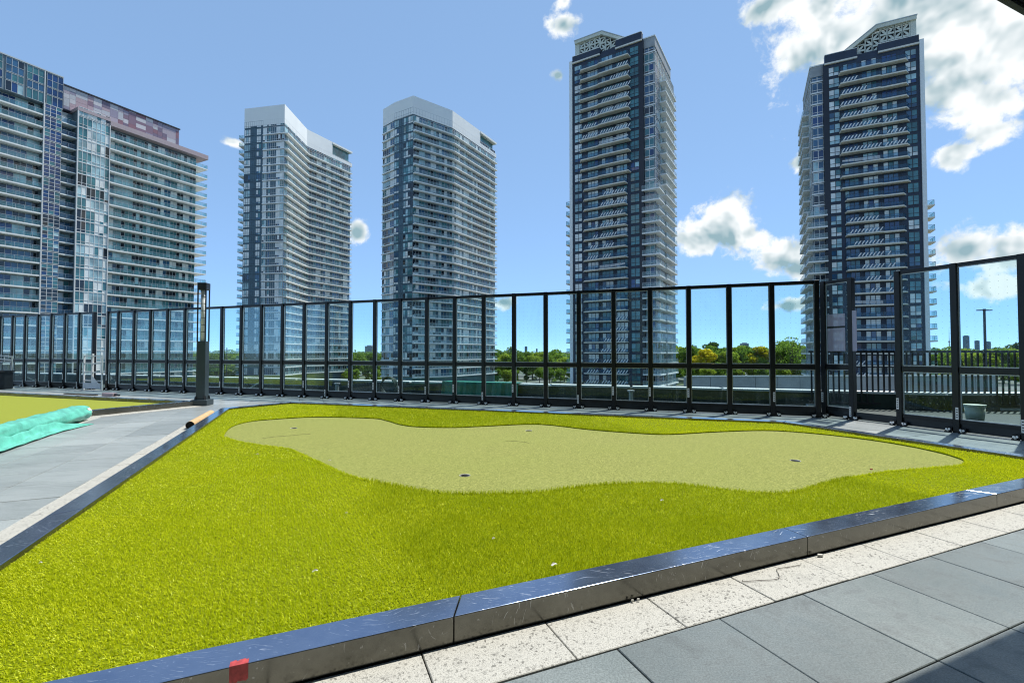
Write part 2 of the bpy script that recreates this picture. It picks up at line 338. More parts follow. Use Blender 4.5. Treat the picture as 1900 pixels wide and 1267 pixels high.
# ------------------------------------------------------------------ mesh helpers
class MB:
    def __init__(s): s.v = []; s.f = []; s.m = []; s.names = []
    def mi(s, mat):
        if mat not in s.names: s.names.append(mat)
        return s.names.index(mat)
    def poly(s, pts, mat):
        i = len(s.v); s.v += [tuple(p) for p in pts]; s.f.append(tuple(range(i, i + len(pts)))); s.m.append(s.mi(mat)); return s
    def box(s, x0, x1, y0, y1, z0, z1, mat):
        i = len(s.v); k = s.mi(mat)
        s.v += [(x0, y0, z0), (x1, y0, z0), (x1, y1, z0), (x0, y1, z0), (x0, y0, z1), (x1, y0, z1), (x1, y1, z1), (x0, y1, z1)]
        for q in ((0, 3, 2, 1), (4, 5, 6, 7), (0, 1, 5, 4), (1, 2, 6, 5), (2, 3, 7, 6), (3, 0, 4, 7)):
            s.f.append(tuple(i + a for a in q)); s.m.append(k)
        return s
    def prism(s, pts, z0, z1, mat, cap=None):
        n = len(pts); i = len(s.v); k = s.mi(mat); kc = s.mi(cap or mat)
        area = sum(pts[a][0] * pts[(a + 1) % n][1] - pts[(a + 1) % n][0] * pts[a][1] for a in range(n))
        if area < 0: pts = pts[::-1]
        s.v += [(p[0], p[1], z0) for p in pts] + [(p[0], p[1], z1) for p in pts]
        for a in range(n):
            b = (a + 1) % n; s.f.append((i + a, i + b, i + n + b, i + n + a)); s.m.append(k)
        s.f.append(tuple(i + n + a for a in range(n))); s.m.append(kc)
        s.f.append(tuple(i + a for a in reversed(range(n)))); s.m.append(kc)
        return s
    def bar(s, a, b, w, h, mat, up=(0, 0, 1)):
        a, b = Vector(a), Vector(b); d = (b - a).normalized(); u = Vector(up)
        if abs(d.dot(u)) > 0.99: u = Vector((0, 1, 0))
        x = d.cross(u).normalized() * w / 2; y = x.normalized().cross(d).normalized() * h / 2
        i = len(s.v); k = s.mi(mat)
        for p in (a, b): s.v += [tuple(p - x - y), tuple(p + x - y), tuple(p + x + y), tuple(p - x + y)]
        for q in ((3, 2, 1, 0), (4, 5, 6, 7), (0, 1, 5, 4), (1, 2, 6, 5), (2, 3, 7, 6), (3, 0, 4, 7)):
            s.f.append(tuple(i + t for t in q)); s.m.append(k)
        return s
    def tube(s, pts, r, mat, n=8, radii=None, cap=True):
        i0 = len(s.v); k = s.mi(mat); pts = [Vector(p) for p in pts]; L = len(pts)
        for j, p in enumerate(pts):
            d = (pts[min(j + 1, L - 1)] - pts[max(j - 1, 0)]).normalized()
            u = Vector((0, 0, 1)) if abs(d.z) < 0.95 else Vector((1, 0, 0))
            x = d.cross(u).normalized(); y = x.cross(d).normalized(); rr = radii[j] if radii else r
            for q in range(n):
                t = 2 * math.pi * q / n; s.v.append(tuple(p + x * math.cos(t) * rr + y * math.sin(t) * rr))
        for j in range(L - 1):
            for q in range(n):
                a = i0 + j * n + q; b = i0 + j * n + (q + 1) % n
                s.f.append((a, b, b + n, a + n)); s.m.append(k)
        if cap:
            s.f.append(tuple(i0 + q for q in reversed(range(n)))); s.m.append(k)
            s.f.append(tuple(i0 + (L - 1) * n + q for q in range(n))); s.m.append(k)
        return s
    def mesh(s, name, smooth=False):
        me = bpy.data.meshes.new(name); me.from_pydata(s.v, [], s.f)
        for nm in s.names: me.materials.append(M[nm])
        me.polygons.foreach_set('material_index', s.m)
        if smooth: me.polygons.foreach_set('use_smooth', [True] * len(s.f))
        me.update(); return me

def put(name, me, parent=None, loc=(0, 0, 0), rz=0.0, scale=None):
    if isinstance(me, MB): me = me.mesh(name)
    o = bpy.data.objects.new(name, me); C.objects.link(o); o.parent = parent
    o.location = loc; o.rotation_euler = (0, 0, rz)
    if scale: o.scale = scale
    return o
def tag(o, label, cat=None, group=None, kind=None):
    if label: o['label'] = label
    if cat: o['category'] = cat
    if group: o['group'] = group
    if kind: o['kind'] = kind
    return o
def thing(name, label, cat, loc=(0, 0, 0), rz=0.0, group=None):
    o = bpy.data.objects.new(name, None); C.objects.link(o); o.location = loc; o.rotation_euler = (0, 0, rz)
    o.empty_display_size = 0.2
    return tag(o, label, cat, group)
def structure(name, me, label=None): return tag(put(name, me), label, kind='structure')
def bevel(o, w=0.004, seg=1):
    md = o.modifiers.new('bevel', 'BEVEL'); md.width = w; md.segments = seg; md.limit_method = 'ANGLE'; return o

TH = R(66.9)
U2 = np.array([math.sin(TH), math.cos(TH)]); V2 = np.array([-math.cos(TH), math.sin(TH)])
GRID_RZ = math.pi / 2 - TH
def W(u, v): p = U2 * u + V2 * v; return (float(p[0]), float(p[1]))
def inside(poly, x, y):
    x = np.asarray(x, float); y = np.asarray(y, float); r = np.zeros(x.shape, bool); n = len(poly)
    for i in range(n):
        x0, y0 = poly[i]; x1, y1 = poly[(i + 1) % n]
        c = ((y0 > y) != (y1 > y)) & (x < (x1 - x0) * (y - y0) / (y1 - y0 + 1e-12) + x0); r ^= c
    return r
def offset_closed(poly, d):
    n = len(poly); out = []
    area = sum(poly[a][0] * poly[(a + 1) % n][1] - poly[(a + 1) % n][0] * poly[a][1] for a in range(n))
    sg = 1 if area > 0 else -1
    for i in range(n):
        p0, p1, p2 = (np.array(poly[k % n]) for k in (i - 1, i, i + 1))
        e1 = (p1 - p0) / np.linalg.norm(p1 - p0); e2 = (p2 - p1) / np.linalg.norm(p2 - p1)
        n1 = np.array([-e1[1], e1[0]]) * sg; n2 = np.array([-e2[1], e2[0]]) * sg
        m = n1 + n2; m = m / np.linalg.norm(m); out.append(tuple(p1 + m * d / m.dot(n1)))
    return out                                             # inset by d
def offset_line(pts, d):
    out = []; n = len(pts)
    for i in range(n):
        e = []
        if i > 0: e.append(np.array(pts[i]) - np.array(pts[i - 1]))
        if i < n - 1: e.append(np.array(pts[i + 1]) - np.array(pts[i]))
        ns = [np.array([a[1], -a[0]]) / np.linalg.norm(a) for a in e]
        m = sum(ns); m = m / np.linalg.norm(m); out.append(tuple(np.array(pts[i]) + m * d / m.dot(ns[0])))
    return out                                             # to the right-hand side of the walk
def clip(poly, a, b, c):                                   # keep a*x+b*y<=c
    out = []; n = len(poly)
    for i in range(n):
        p, q = poly[i], poly[(i + 1) % n]; fp, fq = a * p[0] + b * p[1] - c, a * q[0] + b * q[1] - c
        if fp <= 0: out.append(p)
        if (fp < 0 < fq) or (fq < 0 < fp):
            t = fp / (fp - fq); out.append((p[0] + (q[0] - p[0]) * t, p[1] + (q[1] - p[1]) * t))
    return out

# ------------------------------------------------------------------ key plan lines (metres, camera at the origin looking along +Y)
GROUND_Z = -12.0
FM, FC = -0.34824, 11.9384                                 # screen fence line: y = FC + FM x
FD = np.array([1, FM]) / math.hypot(1, FM); FN = np.array([-FD[1], FD[0]])   # along, outward
FRZ = math.atan(FM)
def FP(s): 
    o = np.array([0, FC]); o = o - FD * o.dot(FD); p = o + FD * s; return (float(p[0]), float(p[1]))
RF_U = 9.92                                                # right fence runs along the paving grid
BED1 = [W(-1.77, 2.11), W(7.76, 2.11), W(7.76, 5.82), W(-0.42, 12.93), W(-1.77, 11.98)]
BED1_IN = offset_closed(BED1, 0.172)
P2a, P2b = W(-4.32, 12.39), (-7.93, 11.83)
BED2 = [W(-4.32, 4.0), P2a, P2b, (P2b[0] - FD[0] * 15, P2b[1] - FD[1] * 15), (-20.0, 5.0)]
BED2_IN = offset_closed(BED2, 0.16)

# ------------------------------------------------------------------ ground and roof deck
def ground():
    mb = MB(); S = 15000
    mb.poly([(-S, -S, GROUND_Z), (S, -S, GROUND_Z), (S, S, GROUND_Z), (-S, S, GROUND_Z)], 'city_ground')
    structure('ground', mb)
    mb = MB(); mb.poly([(-400, 150, GROUND_Z + .02), (420, 205, GROUND_Z + .02), (420, 219, GROUND_Z + .02), (-400, 164, GROUND_Z + .02)], 'asphalt')
    structure('road', mb)
    # podium roof that carries the terrace; its parapet runs parallel to the screen fence
    a, b = FP(-45), FP(6.0); out = 3.1
    pa = (a[0] + FN[0] * out, a[1] + FN[1] * out); pb = (b[0] + FN[0] * out, b[1] + FN[1] * out)
    pc = (34.0, 12.0)
    mb = MB(); mb.prism([pa, pb, pc, (34, -14), (-44, -14)], -0.6, -0.055, 'roof_membrane')
    structure('podium_roof', mb)
    mb = MB(); mb.prism([(p[0], p[1]) for p in [pa, pb, pc, (34, -14), (-44, -14)]], GROUND_Z, -0.61, 'concrete_grey')
    structure('podium_wall', mb)
    t = thing('parapet', 'low dark roof parapet with white metal coping behind the glass screen', 'parapet', (0, 0, 0))
    line = [pa, pb, pc]
    inn = offset_line(line, 0.30)
    mb = MB(); mb.prism([line[0], line[1], line[2], inn[2], inn[1], inn[0]], -0.05, 0.31, 'roof_membrane'); put('wall', mb, t)
    # coping in lengths
    o2, i2 = offset_line(line, -0.03), offset_line(line, 0.34)
    for seg in range(2):
        L = math.dist(line[seg], line[seg + 1]); n = max(1, int(L / 2.4))
        for k in range(n):
            f0, f1 = k / n + 0.0008, (k + 1) / n - 0.0008
            l = lambda P, f: (P[seg][0] + (P[seg + 1][0] - P[seg][0]) * f, P[seg][1] + (P[seg + 1][1] - P[seg][1]) * f)
            mb = MB(); mb.prism([l(o2, f0), l(o2, f1), l(i2, f1), l(i2, f0)], 0.312, 0.365, 'coping_white'); put('coping', mb, t)
ground()

def paving():
    mb = MB(); base = [FP(-46), FP(2.85), W(RF_U, 6.5), W(RF_U, -6), W(-26, -6)]
    mb.prism(base, -0.054, -0.012, 'joint_sand')
    deck = structure('terrace_floor', mb, 'grey and cream stone paver deck of the roof terrace')
    lim = [(FN[0], FN[1], FN @ np.array(FP(0)) + 0.02), (U2[0], U2[1], RF_U + 0.02)]
    g = 0.0032; unit = {}
    def paver(poly, mat, top=0.0, name='paver'):
        full = True
        for a, b, c in lim:
            if any(a * p[0] + b * p[1] > c for p in poly): full = False; poly = clip(poly, a, b, c)
        if len(poly) < 3: return
        cx_, cy_ = np.mean([p[0] for p in poly]), np.mean([p[1] for p in poly])
        mb = MB(); mb.prism([(p[0] - cx_, p[1] - cy_) for p in poly], -0.045, 0, mat)
        o = put(name, mb, deck, (cx_, cy_, top + random.uniform(-0.0015, 0.0015)))
        o.rotation_euler = (random.uniform(-.002, .002), random.uniform(-.002, .002), 0)
        bevel(o, 0.003)
    T = 0.611
    def cell(u0, u1, v0, v1): return [W(u0 + g, v0 + g), W(u1 - g, v0 + g), W(u1 - g, v1 - g), W(u0 + g, v1 - g)]
    # front: cream border course, then grey rows
    for k in range(-5, 11):
        u0 = 1.686 + T * k; paver(cell(u0, u0 + T, 1.80, 2.11), 'paver_light', name='border_paver')
    for r in range(4):
        v1 = 1.796 - T * r
        for k in range(-6, 11):
            u0 = 1.888 + T * k
            if W(u0 + T, v1)[1] < 0.9: continue
            paver(cell(u0, u0 + T, v1 - T, v1), 'paver_grey')
    # left walk and the strip behind the beds
    grow1 = offset_closed(BED1, 0.10); grow2 = offset_closed(BED2, 0.10)
    for i in range(-24, 20):
        u1 = -2.10 - T * i
        for j in range(-2, 40):
            v0 = 2.0 + T * j
            c4 = cell(u1 - T, u1, v0, v0 + T); xs = [p[0] for p in c4]; ys = [p[1] for p in c4]
            if u1 > -2.0 and v0 < 2.4: continue
            if max(ys) < 1.3: continue
            if -2.05 < u1 < -1.0 and v0 < 11.6: continue
            if inside(grow1, xs, ys).all() or inside(grow2, xs, ys).all(): continue
            mx, my = float(np.mean(xs)), float(np.mean(ys))
            if abs(mx) > 1.12 * my + 1.0: continue
            paver(c4, 'paver_grey_pale')
    # cream border courses along the beds (4 mm proud of the grey ones they lap)
    def course(p, q, w, top):
        p, q = np.array(p), np.array(q); L = np.linalg.norm(q - p); d = (q - p) / L; nn = np.array([d[1], -d[0]]); n = max(1, round(L / T))
        for k in range(n):
            a = p + d * (L * k / n + g); b = p + d * (L * (k + 1) / n - g)
            paver([tuple(a), tuple(b), tuple(b + nn * w), tuple(a + nn * w)][::-1], 'paver_light', top, 'border_paver')
    course(W(-2.10, 2.0), W(-2.10, 12.0), 0.33, 0.0)
    course(W(-4.32, 6.5), W(-4.32, 12.30), 0.36, 0.005)
    course(P2a, P2b, 0.32, 0.009)
    return deck
paving()

# ------------------------------------------------------------------ turf beds
def kerb_ring(t, outer, inner, edges, z1=0.125, seg=2.44):
    n = len(outer)
    for i in edges:
        a0, a1 = np.array(outer[i]), np.array(outer[(i + 1) % n]); b0, b1 = np.array(inner[i]), np.array(inner[(i + 1) % n])
        L = np.linalg.norm(a1 - a0); k = max(1, round(L / seg)); gp = 0.0012 / L * 2
        for j in range(k):
            f0 = j / k + (gp if j else 0.0006); f1 = (j + 1) / k - (gp if j < k - 1 else 0.0006)
            pl = [tuple(a0 + (a1 - a0) * f0), tuple(a0 + (a1 - a0) * f1), tuple(b0 + (b1 - b0) * f1), tuple(b0 + (b1 - b0) * f0)]
            mb = MB(); mb.prism(pl, 0.002, z1 + random.uniform(-.0006, .0006), 'edging_face', 'edging_sky_tint'); bevel(put('kerb', mb, t), 0.004, 2)
edging = thing('bed_edging', 'scratched dark metal edging round the large putting green bed', 'edging')
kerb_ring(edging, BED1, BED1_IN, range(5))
edging2 = thing('bed_edging', 'dark metal edging round the smaller turf bed behind the rolled turf', 'edging')
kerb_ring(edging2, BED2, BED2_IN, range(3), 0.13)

GREEN_PX = [(-4.32, 7.13), (-4.7, 7.97), (-4.74, 8.57), (-4.44, 8.9), (-3.86, 9.19), (-3.22, 9.14), (-2.58, 8.98), (-2.27, 8.67), (-1.92, 8.21), (-1.55, 7.97), (-0.97, 7.91), (-0.41, 8.06), (0.47, 8.26), (1.26, 7.69), (1.99, 7.32), (2.43, 7.25), (3.24, 7.48), (3.99, 7.61), (4.44, 7.48), (4.94, 7.04), (5.24, 6.49), (5.32, 5.98), (5.26, 5.61), (5.15, 5.42), (4.9, 5.23), (4.38, 5.09), (3.86, 4.95), (3.28, 4.69), (2.88, 4.46), (2.51, 4.23), (2.26, 4.2), (2.02, 4.25), (1.77, 4.38), (1.55, 4.48), (1.22, 4.51), (0.85, 4.46), (0.47, 4.32), (0.24, 4.22), (-0.06, 4.18), (-0.36, 4.17), (-0.66, 4.21), (-1.0, 4.37), (-1.29, 4.55), (-1.66, 4.83), (-2.15, 5.36), (-2.6, 5.85), (-2.91, 6.15), (-3.42, 6.41), (-3.83, 6.65), (-4.14, 6.92)]
def catmull(P, k=4):
    out = []; n = len(P)
    for i in range(n):
        p0, p1, p2, p3 = (np.array(P[(i + a) % n]) for a in (-1, 0, 1, 2))
        for j in range(k):
            t = j / k; out.append(tuple(0.5 * ((2 * p1) + (-p0 + p2) * t + (2 * p0 - 5 * p1 + 4 * p2 - p3) * t * t + (-p0 + 3 * p1 - 3 * p2 + p3) * t ** 3)))
    return out
GREEN = catmull(GREEN_PX)
CUPS = [(-3.62, 7.88), (0.27, 7.63), (-0.48, 4.85), (3.28, 5.51)]
Z_MAT, Z_GREEN, CUP_R = 0.088, 0.076, 0.054
def flat_with_holes(name, outer, holes, z, mat):
    bm = bmesh.new(); loops = [outer] + holes; edges = []
    for lp in loops:
        vs = [bm.verts.new((p[0], p[1], z)) for p in lp]
        for i in range(len(vs)): edges.append(bm.edges.new((vs[i], vs[(i + 1) % len(vs)])))
    bmesh.ops.triangle_fill(bm, use_beauty=True, edges=edges, normal=(0, 0, 1))
    for f in bm.faces:
        if f.normal.z < 0: f.normal_flip()
    me = bpy.data.meshes.new(name); bm.to_mesh(me); bm.free(); me.materials.append(M[mat]); return me
circ = lambda c, r, n=24: [(c[0] + r * math.cos(2 * math.pi * i / n), c[1] + r * math.sin(2 * math.pi * i / n)) for i in range(n)]
structure('putting_green', flat_with_holes('putting_green', GREEN, [circ(c, CUP_R) for c in CUPS], Z_GREEN, 'putting_turf'))
structure('turf_bed', flat_with_holes('turf_bed', BED1_IN, [GREEN], Z_MAT, 'turf_mat'))
mb = MB()
for a, b in zip(GREEN, GREEN[1:] + GREEN[:1]): mb.poly([(*a, Z_GREEN - .01), (*b, Z_GREEN - .01), (*b, Z_MAT + .001), (*a, Z_MAT + .001)], 'turf_mat')
structure('turf_edge', mb)
structure('small_turf_bed', flat_with_holes('small_turf_bed', BED2_IN, [], 0.055, 'second_turf'))
CUP_LABELS = ['golf hole with white liner at the far left end of the putting green', 'golf hole at the far edge of the green in the middle',
              'golf hole with bright white liner nearest the camera on the green', 'golf hole with white liner at the right end of the green']
for c, lb in zip(CUPS, CUP_LABELS):
    t = thing('golf_cup', lb, 'golf hole', (c[0], c[1], Z_GREEN), group='golf holes in the green')
    mb = MB(); n = 24
    ci = circ((0, 0), CUP_R - .001, n); cl = circ((0, 0), CUP_R - .001, n)
    for i in range(n):
        j = (i + 1) % n
        mb.poly([(*ci[j], -0.012), (*ci[i], -0.012), (*cl[i], -0.06), (*cl[j], -0.06)], 'hole_shade')  # shade in the hole painted as black wall
    mb.poly([(*p, -0.06) for p in cl], 'hole_shade'); put('cup', mb, t)
    mb = MB(); co = circ((0, 0), CUP_R + .002, n); ch = circ((0, 0), CUP_R - .003, n)
    for i in range(n):
        j = (i + 1) % n
        mb.poly([(*co[i], .002), (*co[j], .002), (*ch[j], .001), (*ch[i], .001)], 'paper_white')
        mb.poly([(*ch[i], .001), (*ch[j], .001), (*ch[j], -.03), (*ch[i], -.03)], 'paper_white')
    put('rim', mb, t)

def turf_blades():
    xs = [p[0] for p in BED1_IN]; ys = [p[1] for p in BED1_IN]
    gx = np.array(GREEN)
    def region(y0, y1, dens, w, h):
        x0, x1 = min(xs), max(xs); n = int((x1 - x0) * (y1 - y0) * dens)
        x = rng.uniform(x0, x1, n); y = rng.uniform(y0, y1, n)
        k = inside(offset_closed(BED1_IN, 0.006), x, y) & ~inside(GREEN, x, y) & (np.abs(x) < 1.10 * y + 0.3)
        return x[k], y[k], np.full(k.sum(), w), np.full(k.sum(), h)
    parts = [region(1.2, 3.6, 26000, .0040, .0145), region(3.6, 5.4, 15000, .0052, .0145), region(5.4, 8.0, 7200, .0075, .0145), region(8.0, 12.5, 4200, .0105, .015)]
    # a fringe of taller blades along the rim of the putting green
    seg = np.roll(gx, -1, 0) - gx; cnt = 230
    fx = []; fy = []
    for i in range(len(gx)):
        L = np.linalg.norm(seg[i]); m = int(L * 520); tt = rng.uniform(0, 1, m); nn = np.array([-seg[i][1], seg[i][0]]) / (L + 1e-9)
        off = rng.uniform(0.002, 0.03, m)
        # keep outside
        pts = gx[i] + seg[i] * tt[:, None] + nn * off[:, None]
        ins = inside(GREEN, pts[:, 0], pts[:, 1]); pts2 = gx[i] + seg[i] * tt[:, None] - nn * off[:, None]
        pts[ins] = pts2[ins]; fx.append(pts[:, 0]); fy.append(pts[:, 1])
    fx = np.concatenate(fx); fy = np.concatenate(fy)
    parts.append((fx, fy, np.full(len(fx), .006), np.full(len(fx), .028)))
    x = np.concatenate([p[0] for p in parts]); y = np.concatenate([p[1] for p in parts]); w = np.concatenate([p[2] for p in parts]); h = np.concatenate([p[3] for p in parts])
    n = len(x)
    # clumping: blades gather towards tuft centres
    q = 0.024; ra, rb = x * .891 + y * .454, y * .891 - x * .454; ia, ib = np.floor(ra / q), np.floor(rb / q)
    h1 = np.modf(np.sin(ia * 127.1 + ib * 311.7) * 43758.5453)[0]; h2 = np.modf(np.sin(ia * 269.5 + ib * 183.3) * 43758.5453)[0]
    ca_, cb_ = (ia + .5 + h1 * .48) * q, (ib + .5 + h2 * .48) * q
    cx_ = ca_ * .891 - cb_ * .454; cy_ = cb_ * .891 + ca_ * .454
    near = y < 5.4
    x = np.where(near, x * .75 + cx_ * .25, x); y = np.where(near, y * .75 + cy_ * .25, y)
    uu = x * U2[0] + y * U2[1]; vv = x * V2[0] + y * V2[1]
    # rolls of turf laid along v with alternating pile; the second roll leans away from the sun
    wob = 0.06 * np.sin(vv * 2.1) + 0.04 * np.sin(vv * 5.3) + rng.normal(0, .07, n)
    roll2 = ((uu + wob) > 0.52) & ((uu + wob) < 4.9)
    lean_dir = np.where(roll2, R(65), R(250)) + rng.normal(0, 0.95, n)
    def vnoise(px_, py_, step):
        g = rng.uniform(0, 1, (80, 80)); fx_ = (px_ + 14) / step; fy_ = (py_ + 2) / step; ix = np.floor(fx_).astype(int) % 79; iy = np.floor(fy_).astype(int) % 79
        tx_ = fx_ - np.floor(fx_); ty_ = fy_ - np.floor(fy_); tx_ = tx_ * tx_ * (3 - 2 * tx_); ty_ = ty_ * ty_ * (3 - 2 * ty_)
        return (g[ix, iy] * (1 - tx_) + g[ix + 1, iy] * tx_) * (1 - ty_) + (g[ix, iy + 1] * (1 - tx_) + g[ix + 1, iy + 1] * tx_) * ty_
    patch = .4 * vnoise(uu, vv * .5, 1.1) + .35 * vnoise(uu, vv, .42) + .25 * vnoise(uu, vv, .16)
    lean = np.clip(np.abs(rng.normal(0.62, 0.34, n)) * (0.45 + 1.1 * patch), 0, 1.25)
    lean = np.where(roll2, lean * .75, np.clip(lean * 1.3, 0, 1.3))
    h = h * rng.uniform(.7, 1.15, n) * np.where(roll2, 1.3, 1.0) * (1.25 - .5 * patch)
    ang = rng.uniform(0, 2 * math.pi, n)
    tx = x + np.cos(lean_dir) * np.sin(lean) * h; ty = y + np.sin(lean_dir) * np.sin(lean) * h; tz = Z_MAT + np.cos(lean) * h
    dx = np.cos(ang) * w / 2; dy = np.sin(ang) * w / 2
    verts = np.empty((n, 4, 3)); 
    verts[:, 0] = np.stack([x - dx, y - dy, np.full(n, Z_MAT)], 1); verts[:, 1] = np.stack([x + dx, y + dy, np.full(n, Z_MAT)], 1)
    verts[:, 2] = np.stack([tx + dx * .35, ty + dy * .35, tz], 1); verts[:, 3] = np.stack([tx - dx * .35, ty - dy * .35, tz], 1)
    me = bpy.data.meshes.new('artificial_grass'); me.vertices.add(n * 4); me.loops.add(n * 4); me.polygons.add(n)
    me.vertices.foreach_set('co', verts.reshape(-1)); me.loops.foreach_set('vertex_index', np.arange(n * 4, dtype=np.int32))
    me.polygons.foreach_set('loop_start', np.arange(0, n * 4, 4, dtype=np.int32)); me.polygons.foreach_set('loop_total', np.full(n, 4, dtype=np.int32))
    tint = np.clip(rng.normal(0.55, 0.2, n), 0, 1)
    tv = np.repeat(tint, 4)
    a = me.attributes.new('tint', 'FLOAT', 'POINT'); a.data.foreach_set('value', tv.astype(np.float32))
    me.materials.append(M['turf_blade']); me.update()
    o = put('artificial_grass', me); tag(o, 'bright yellow green artificial turf round the putting green', 'grass', kind='stuff')
turf_blades()

# ------------------------------------------------------------------ glass screen fence
FH = 2.82
def fence_meshes():
    r = {}
    mb = MB(); mb.box(-.045, .045, -.055, .055, 0.0, FH, 'fence_black'); r['post'] = mb.mesh('post')
    mb = MB()
    for s in (-1, 1):
        x0, x1 = (.047, .135) if s > 0 else (-.135, -.047)
        mb.box(x0, x1, -.075, -.040, .015, .085, 'fence_black')
        mb.box(x0, x1, -.115, -.075, .004, .020, 'fence_black')
    r['bracket'] = mb.mesh('bracket')
    mb = MB()
    for s in (-1, 1):
        for xx, zz in ((.075, .055), (.112, .050)):
            mb.tube([(s * xx, -.076, zz), (s * xx, -.098, zz)], .017, 'bolt_steel', 8)
        mb.tube([(s * .09, -.098, .02), (s * .09, -.098, .04)], .017, 'bolt_steel', 8)
    r['bolt'] = mb.mesh('bolt')
    mb = MB(); mb.box(-.020, .020, -.0575, -.0555, 0, .20, 'sticker_white')
    for k in range(4): mb.box(-.012, .012, -.0582, -.0576, .03 + k * .042, .045 + k * .042, 'sticker_ink')
    r['sticker'] = mb.mesh('sticker')
    return r
FMESH = fence_meshes()
_panel_cache = {}
def panel_meshes(w):
    key = round(w, 2)
    if key in _panel_cache: return _panel_cache[key]
    a, b = .046, w - .046; r = {}
    mb = MB(); mb.box(a, b, -.035, .035, .985, 1.085, 'fence_black'); r['mid_rail'] = mb.mesh('mid_rail')
    mb = MB(); mb.box(a - .001, b + .001, -.03, .03, FH - .062, FH - .002, 'fence_black'); r['top_rail'] = mb.mesh('top_rail')
    mb = MB(); mb.box(a, b, -.035, .035, .150, .215, 'fence_black'); r['bottom_rail'] = mb.mesh('bottom_rail')
    mb = MB(); mb.box(a, b, -.012, .012, .022, .149, 'kick_plate'); r['kick_plate'] = mb.mesh('kick_plate')
    for nm, z0, z1 in (('upper', 1.087, FH - .064), ('lower', .217, .983)):
        mb = MB(); mb.box(a + .008, b - .008, -.005, .005, z0 + .008, z1 - .008, 'fence_glass'); r['pane_' + nm] = mb.mesh('pane_' + nm)
        mb = MB(); t = .013  # pale strips added for bright lines where glass edges reflect
        mb.box(a + .001, a + t, -.014, .014, z0 + .001, z1 - .001, 'glass_edge_glint'); mb.box(b - t, b - .001, -.014, .014, z0 + .001, z1 - .001, 'glass_edge_glint')
        mb.box(a + t, b - t, -.014, .014, z0 + .001, z0 + t, 'glass_edge_glint'); mb.box(a + t, b - t, -.014, .014, z1 - t, z1 - .001, 'glass_edge_glint')
        r['edge_glint_' + nm] = mb.mesh('edge_glint_' + nm)
    _panel_cache[key] = r; return r
def fence(label, origin, rz, stations, open_bays=()):
    t = thing('glass_screen_fence', label, 'fence', (origin[0], origin[1], 0), rz, 'glass wind screens round the terrace')
    for i, s in enumerate(stations):
        p = put('post', FMESH['post'], t, (s, 0, 0)); bevel(p, .004)
        put('bracket', FMESH['bracket'], p); put('bolt', FMESH['bolt'], p)
        if random.random() < .8:
            put('sticker', FMESH['sticker'], p, (random.choice((-.018, -.02, .018)), 0, random.choice((.06, .22, .30, .34, .12))))
        if i + 1 < len(stations):
            w = stations[i + 1] - s; pm = panel_meshes(w)
            put('kick_plate', pm['kick_plate'], t, (s, 0, 0))
            if i in open_bays: continue
            for nm in ('mid_rail', 'top_rail', 'bottom_rail'): put(nm, pm[nm], t, (s, 0, 0))
            for nm in ('upper', 'lower'):
                g = put('glass_pane', pm['pane_' + nm], t, (s, 0, 0)); put('glass_edge_glint', pm['edge_glint_' + nm], g)
    return t
SP = 0.825
o_main = FP(-19.27)
main_st = [SP * k + (.0 if k == 0 else -.26 * min(1, k)) for k in range(28)]
main_st = [0.0, .55] + [.55 + SP * k for k in range(1, 27)]
fence('long black framed glass screen fence behind the putting green', o_main, FRZ, main_st)
o_left = FP(-20.06 - SP * 10)
fence('black framed glass screen fence at the far left beyond the small turf bed', o_left, FRZ, [SP * k for k in range(11)])
RZR = math.atan2(-V2[1], -V2[0])
fence('narrow black framed glass screen at the fence corner carrying lavender film', W(RF_U, 6.56), RZR, [0.0, .55])
fence('black framed glass screen fence along the right side of the terrace', W(RF_U, 6.01 - SP), RZR, [SP * k for k in range(7)])
mb = MB(); mb.box(.05, SP - .05, -.012, .012, .022, .16, 'kick_plate')
tag(put('kick_board', mb, None, (*W(RF_U, 6.01), 0), RZR), 'dark base board across the open bay of the right fence', 'board')
# protective film left on the narrow corner pane and on the edge post
mb = MB(); n = 10
for i in range(n):
    a0, a1 = i / n, (i + 1) / n
    y = lambda a: -.0065 - .006 * math.sin(a * 9) ** 2
    for z0, z1 in ((1.36, 1.83), (1.87, 2.12)):
        for q in ((0, 1),):
            mb.poly([(.07 + a0 * .36, y(a0), z0), (.07 + a1 * .36, y(a1), z0), (.07 + a1 * .36, y(a1) - .003, z1), (.07 + a0 * .36, y(a0) - .003, z1)], 'film')
    mb.poly([(.07 + a0 * .36, y(a0) - .003, 1.83), (.07 + a1 * .36, y(a1) - .003, 1.83), (.07 + a1 * .36, y(a1) - .004, 1.87), (.07 + a0 * .36, y(a0) - .004, 1.87)], 'lamp_dark')
tag(put('protective_film', mb, None, (*W(RF_U, 6.56), 0), RZR), 'lavender protective film stuck on the narrow corner glass pane', 'film')
mb = MB(); mb.box(.047, .13, -.058, -.056, 1.36, 2.16, 'film')
tag(put('protective_film', mb, None, (*W(RF_U, 6.01), 0), RZR), 'loose pale film strip on the post beside the open bay', 'film')

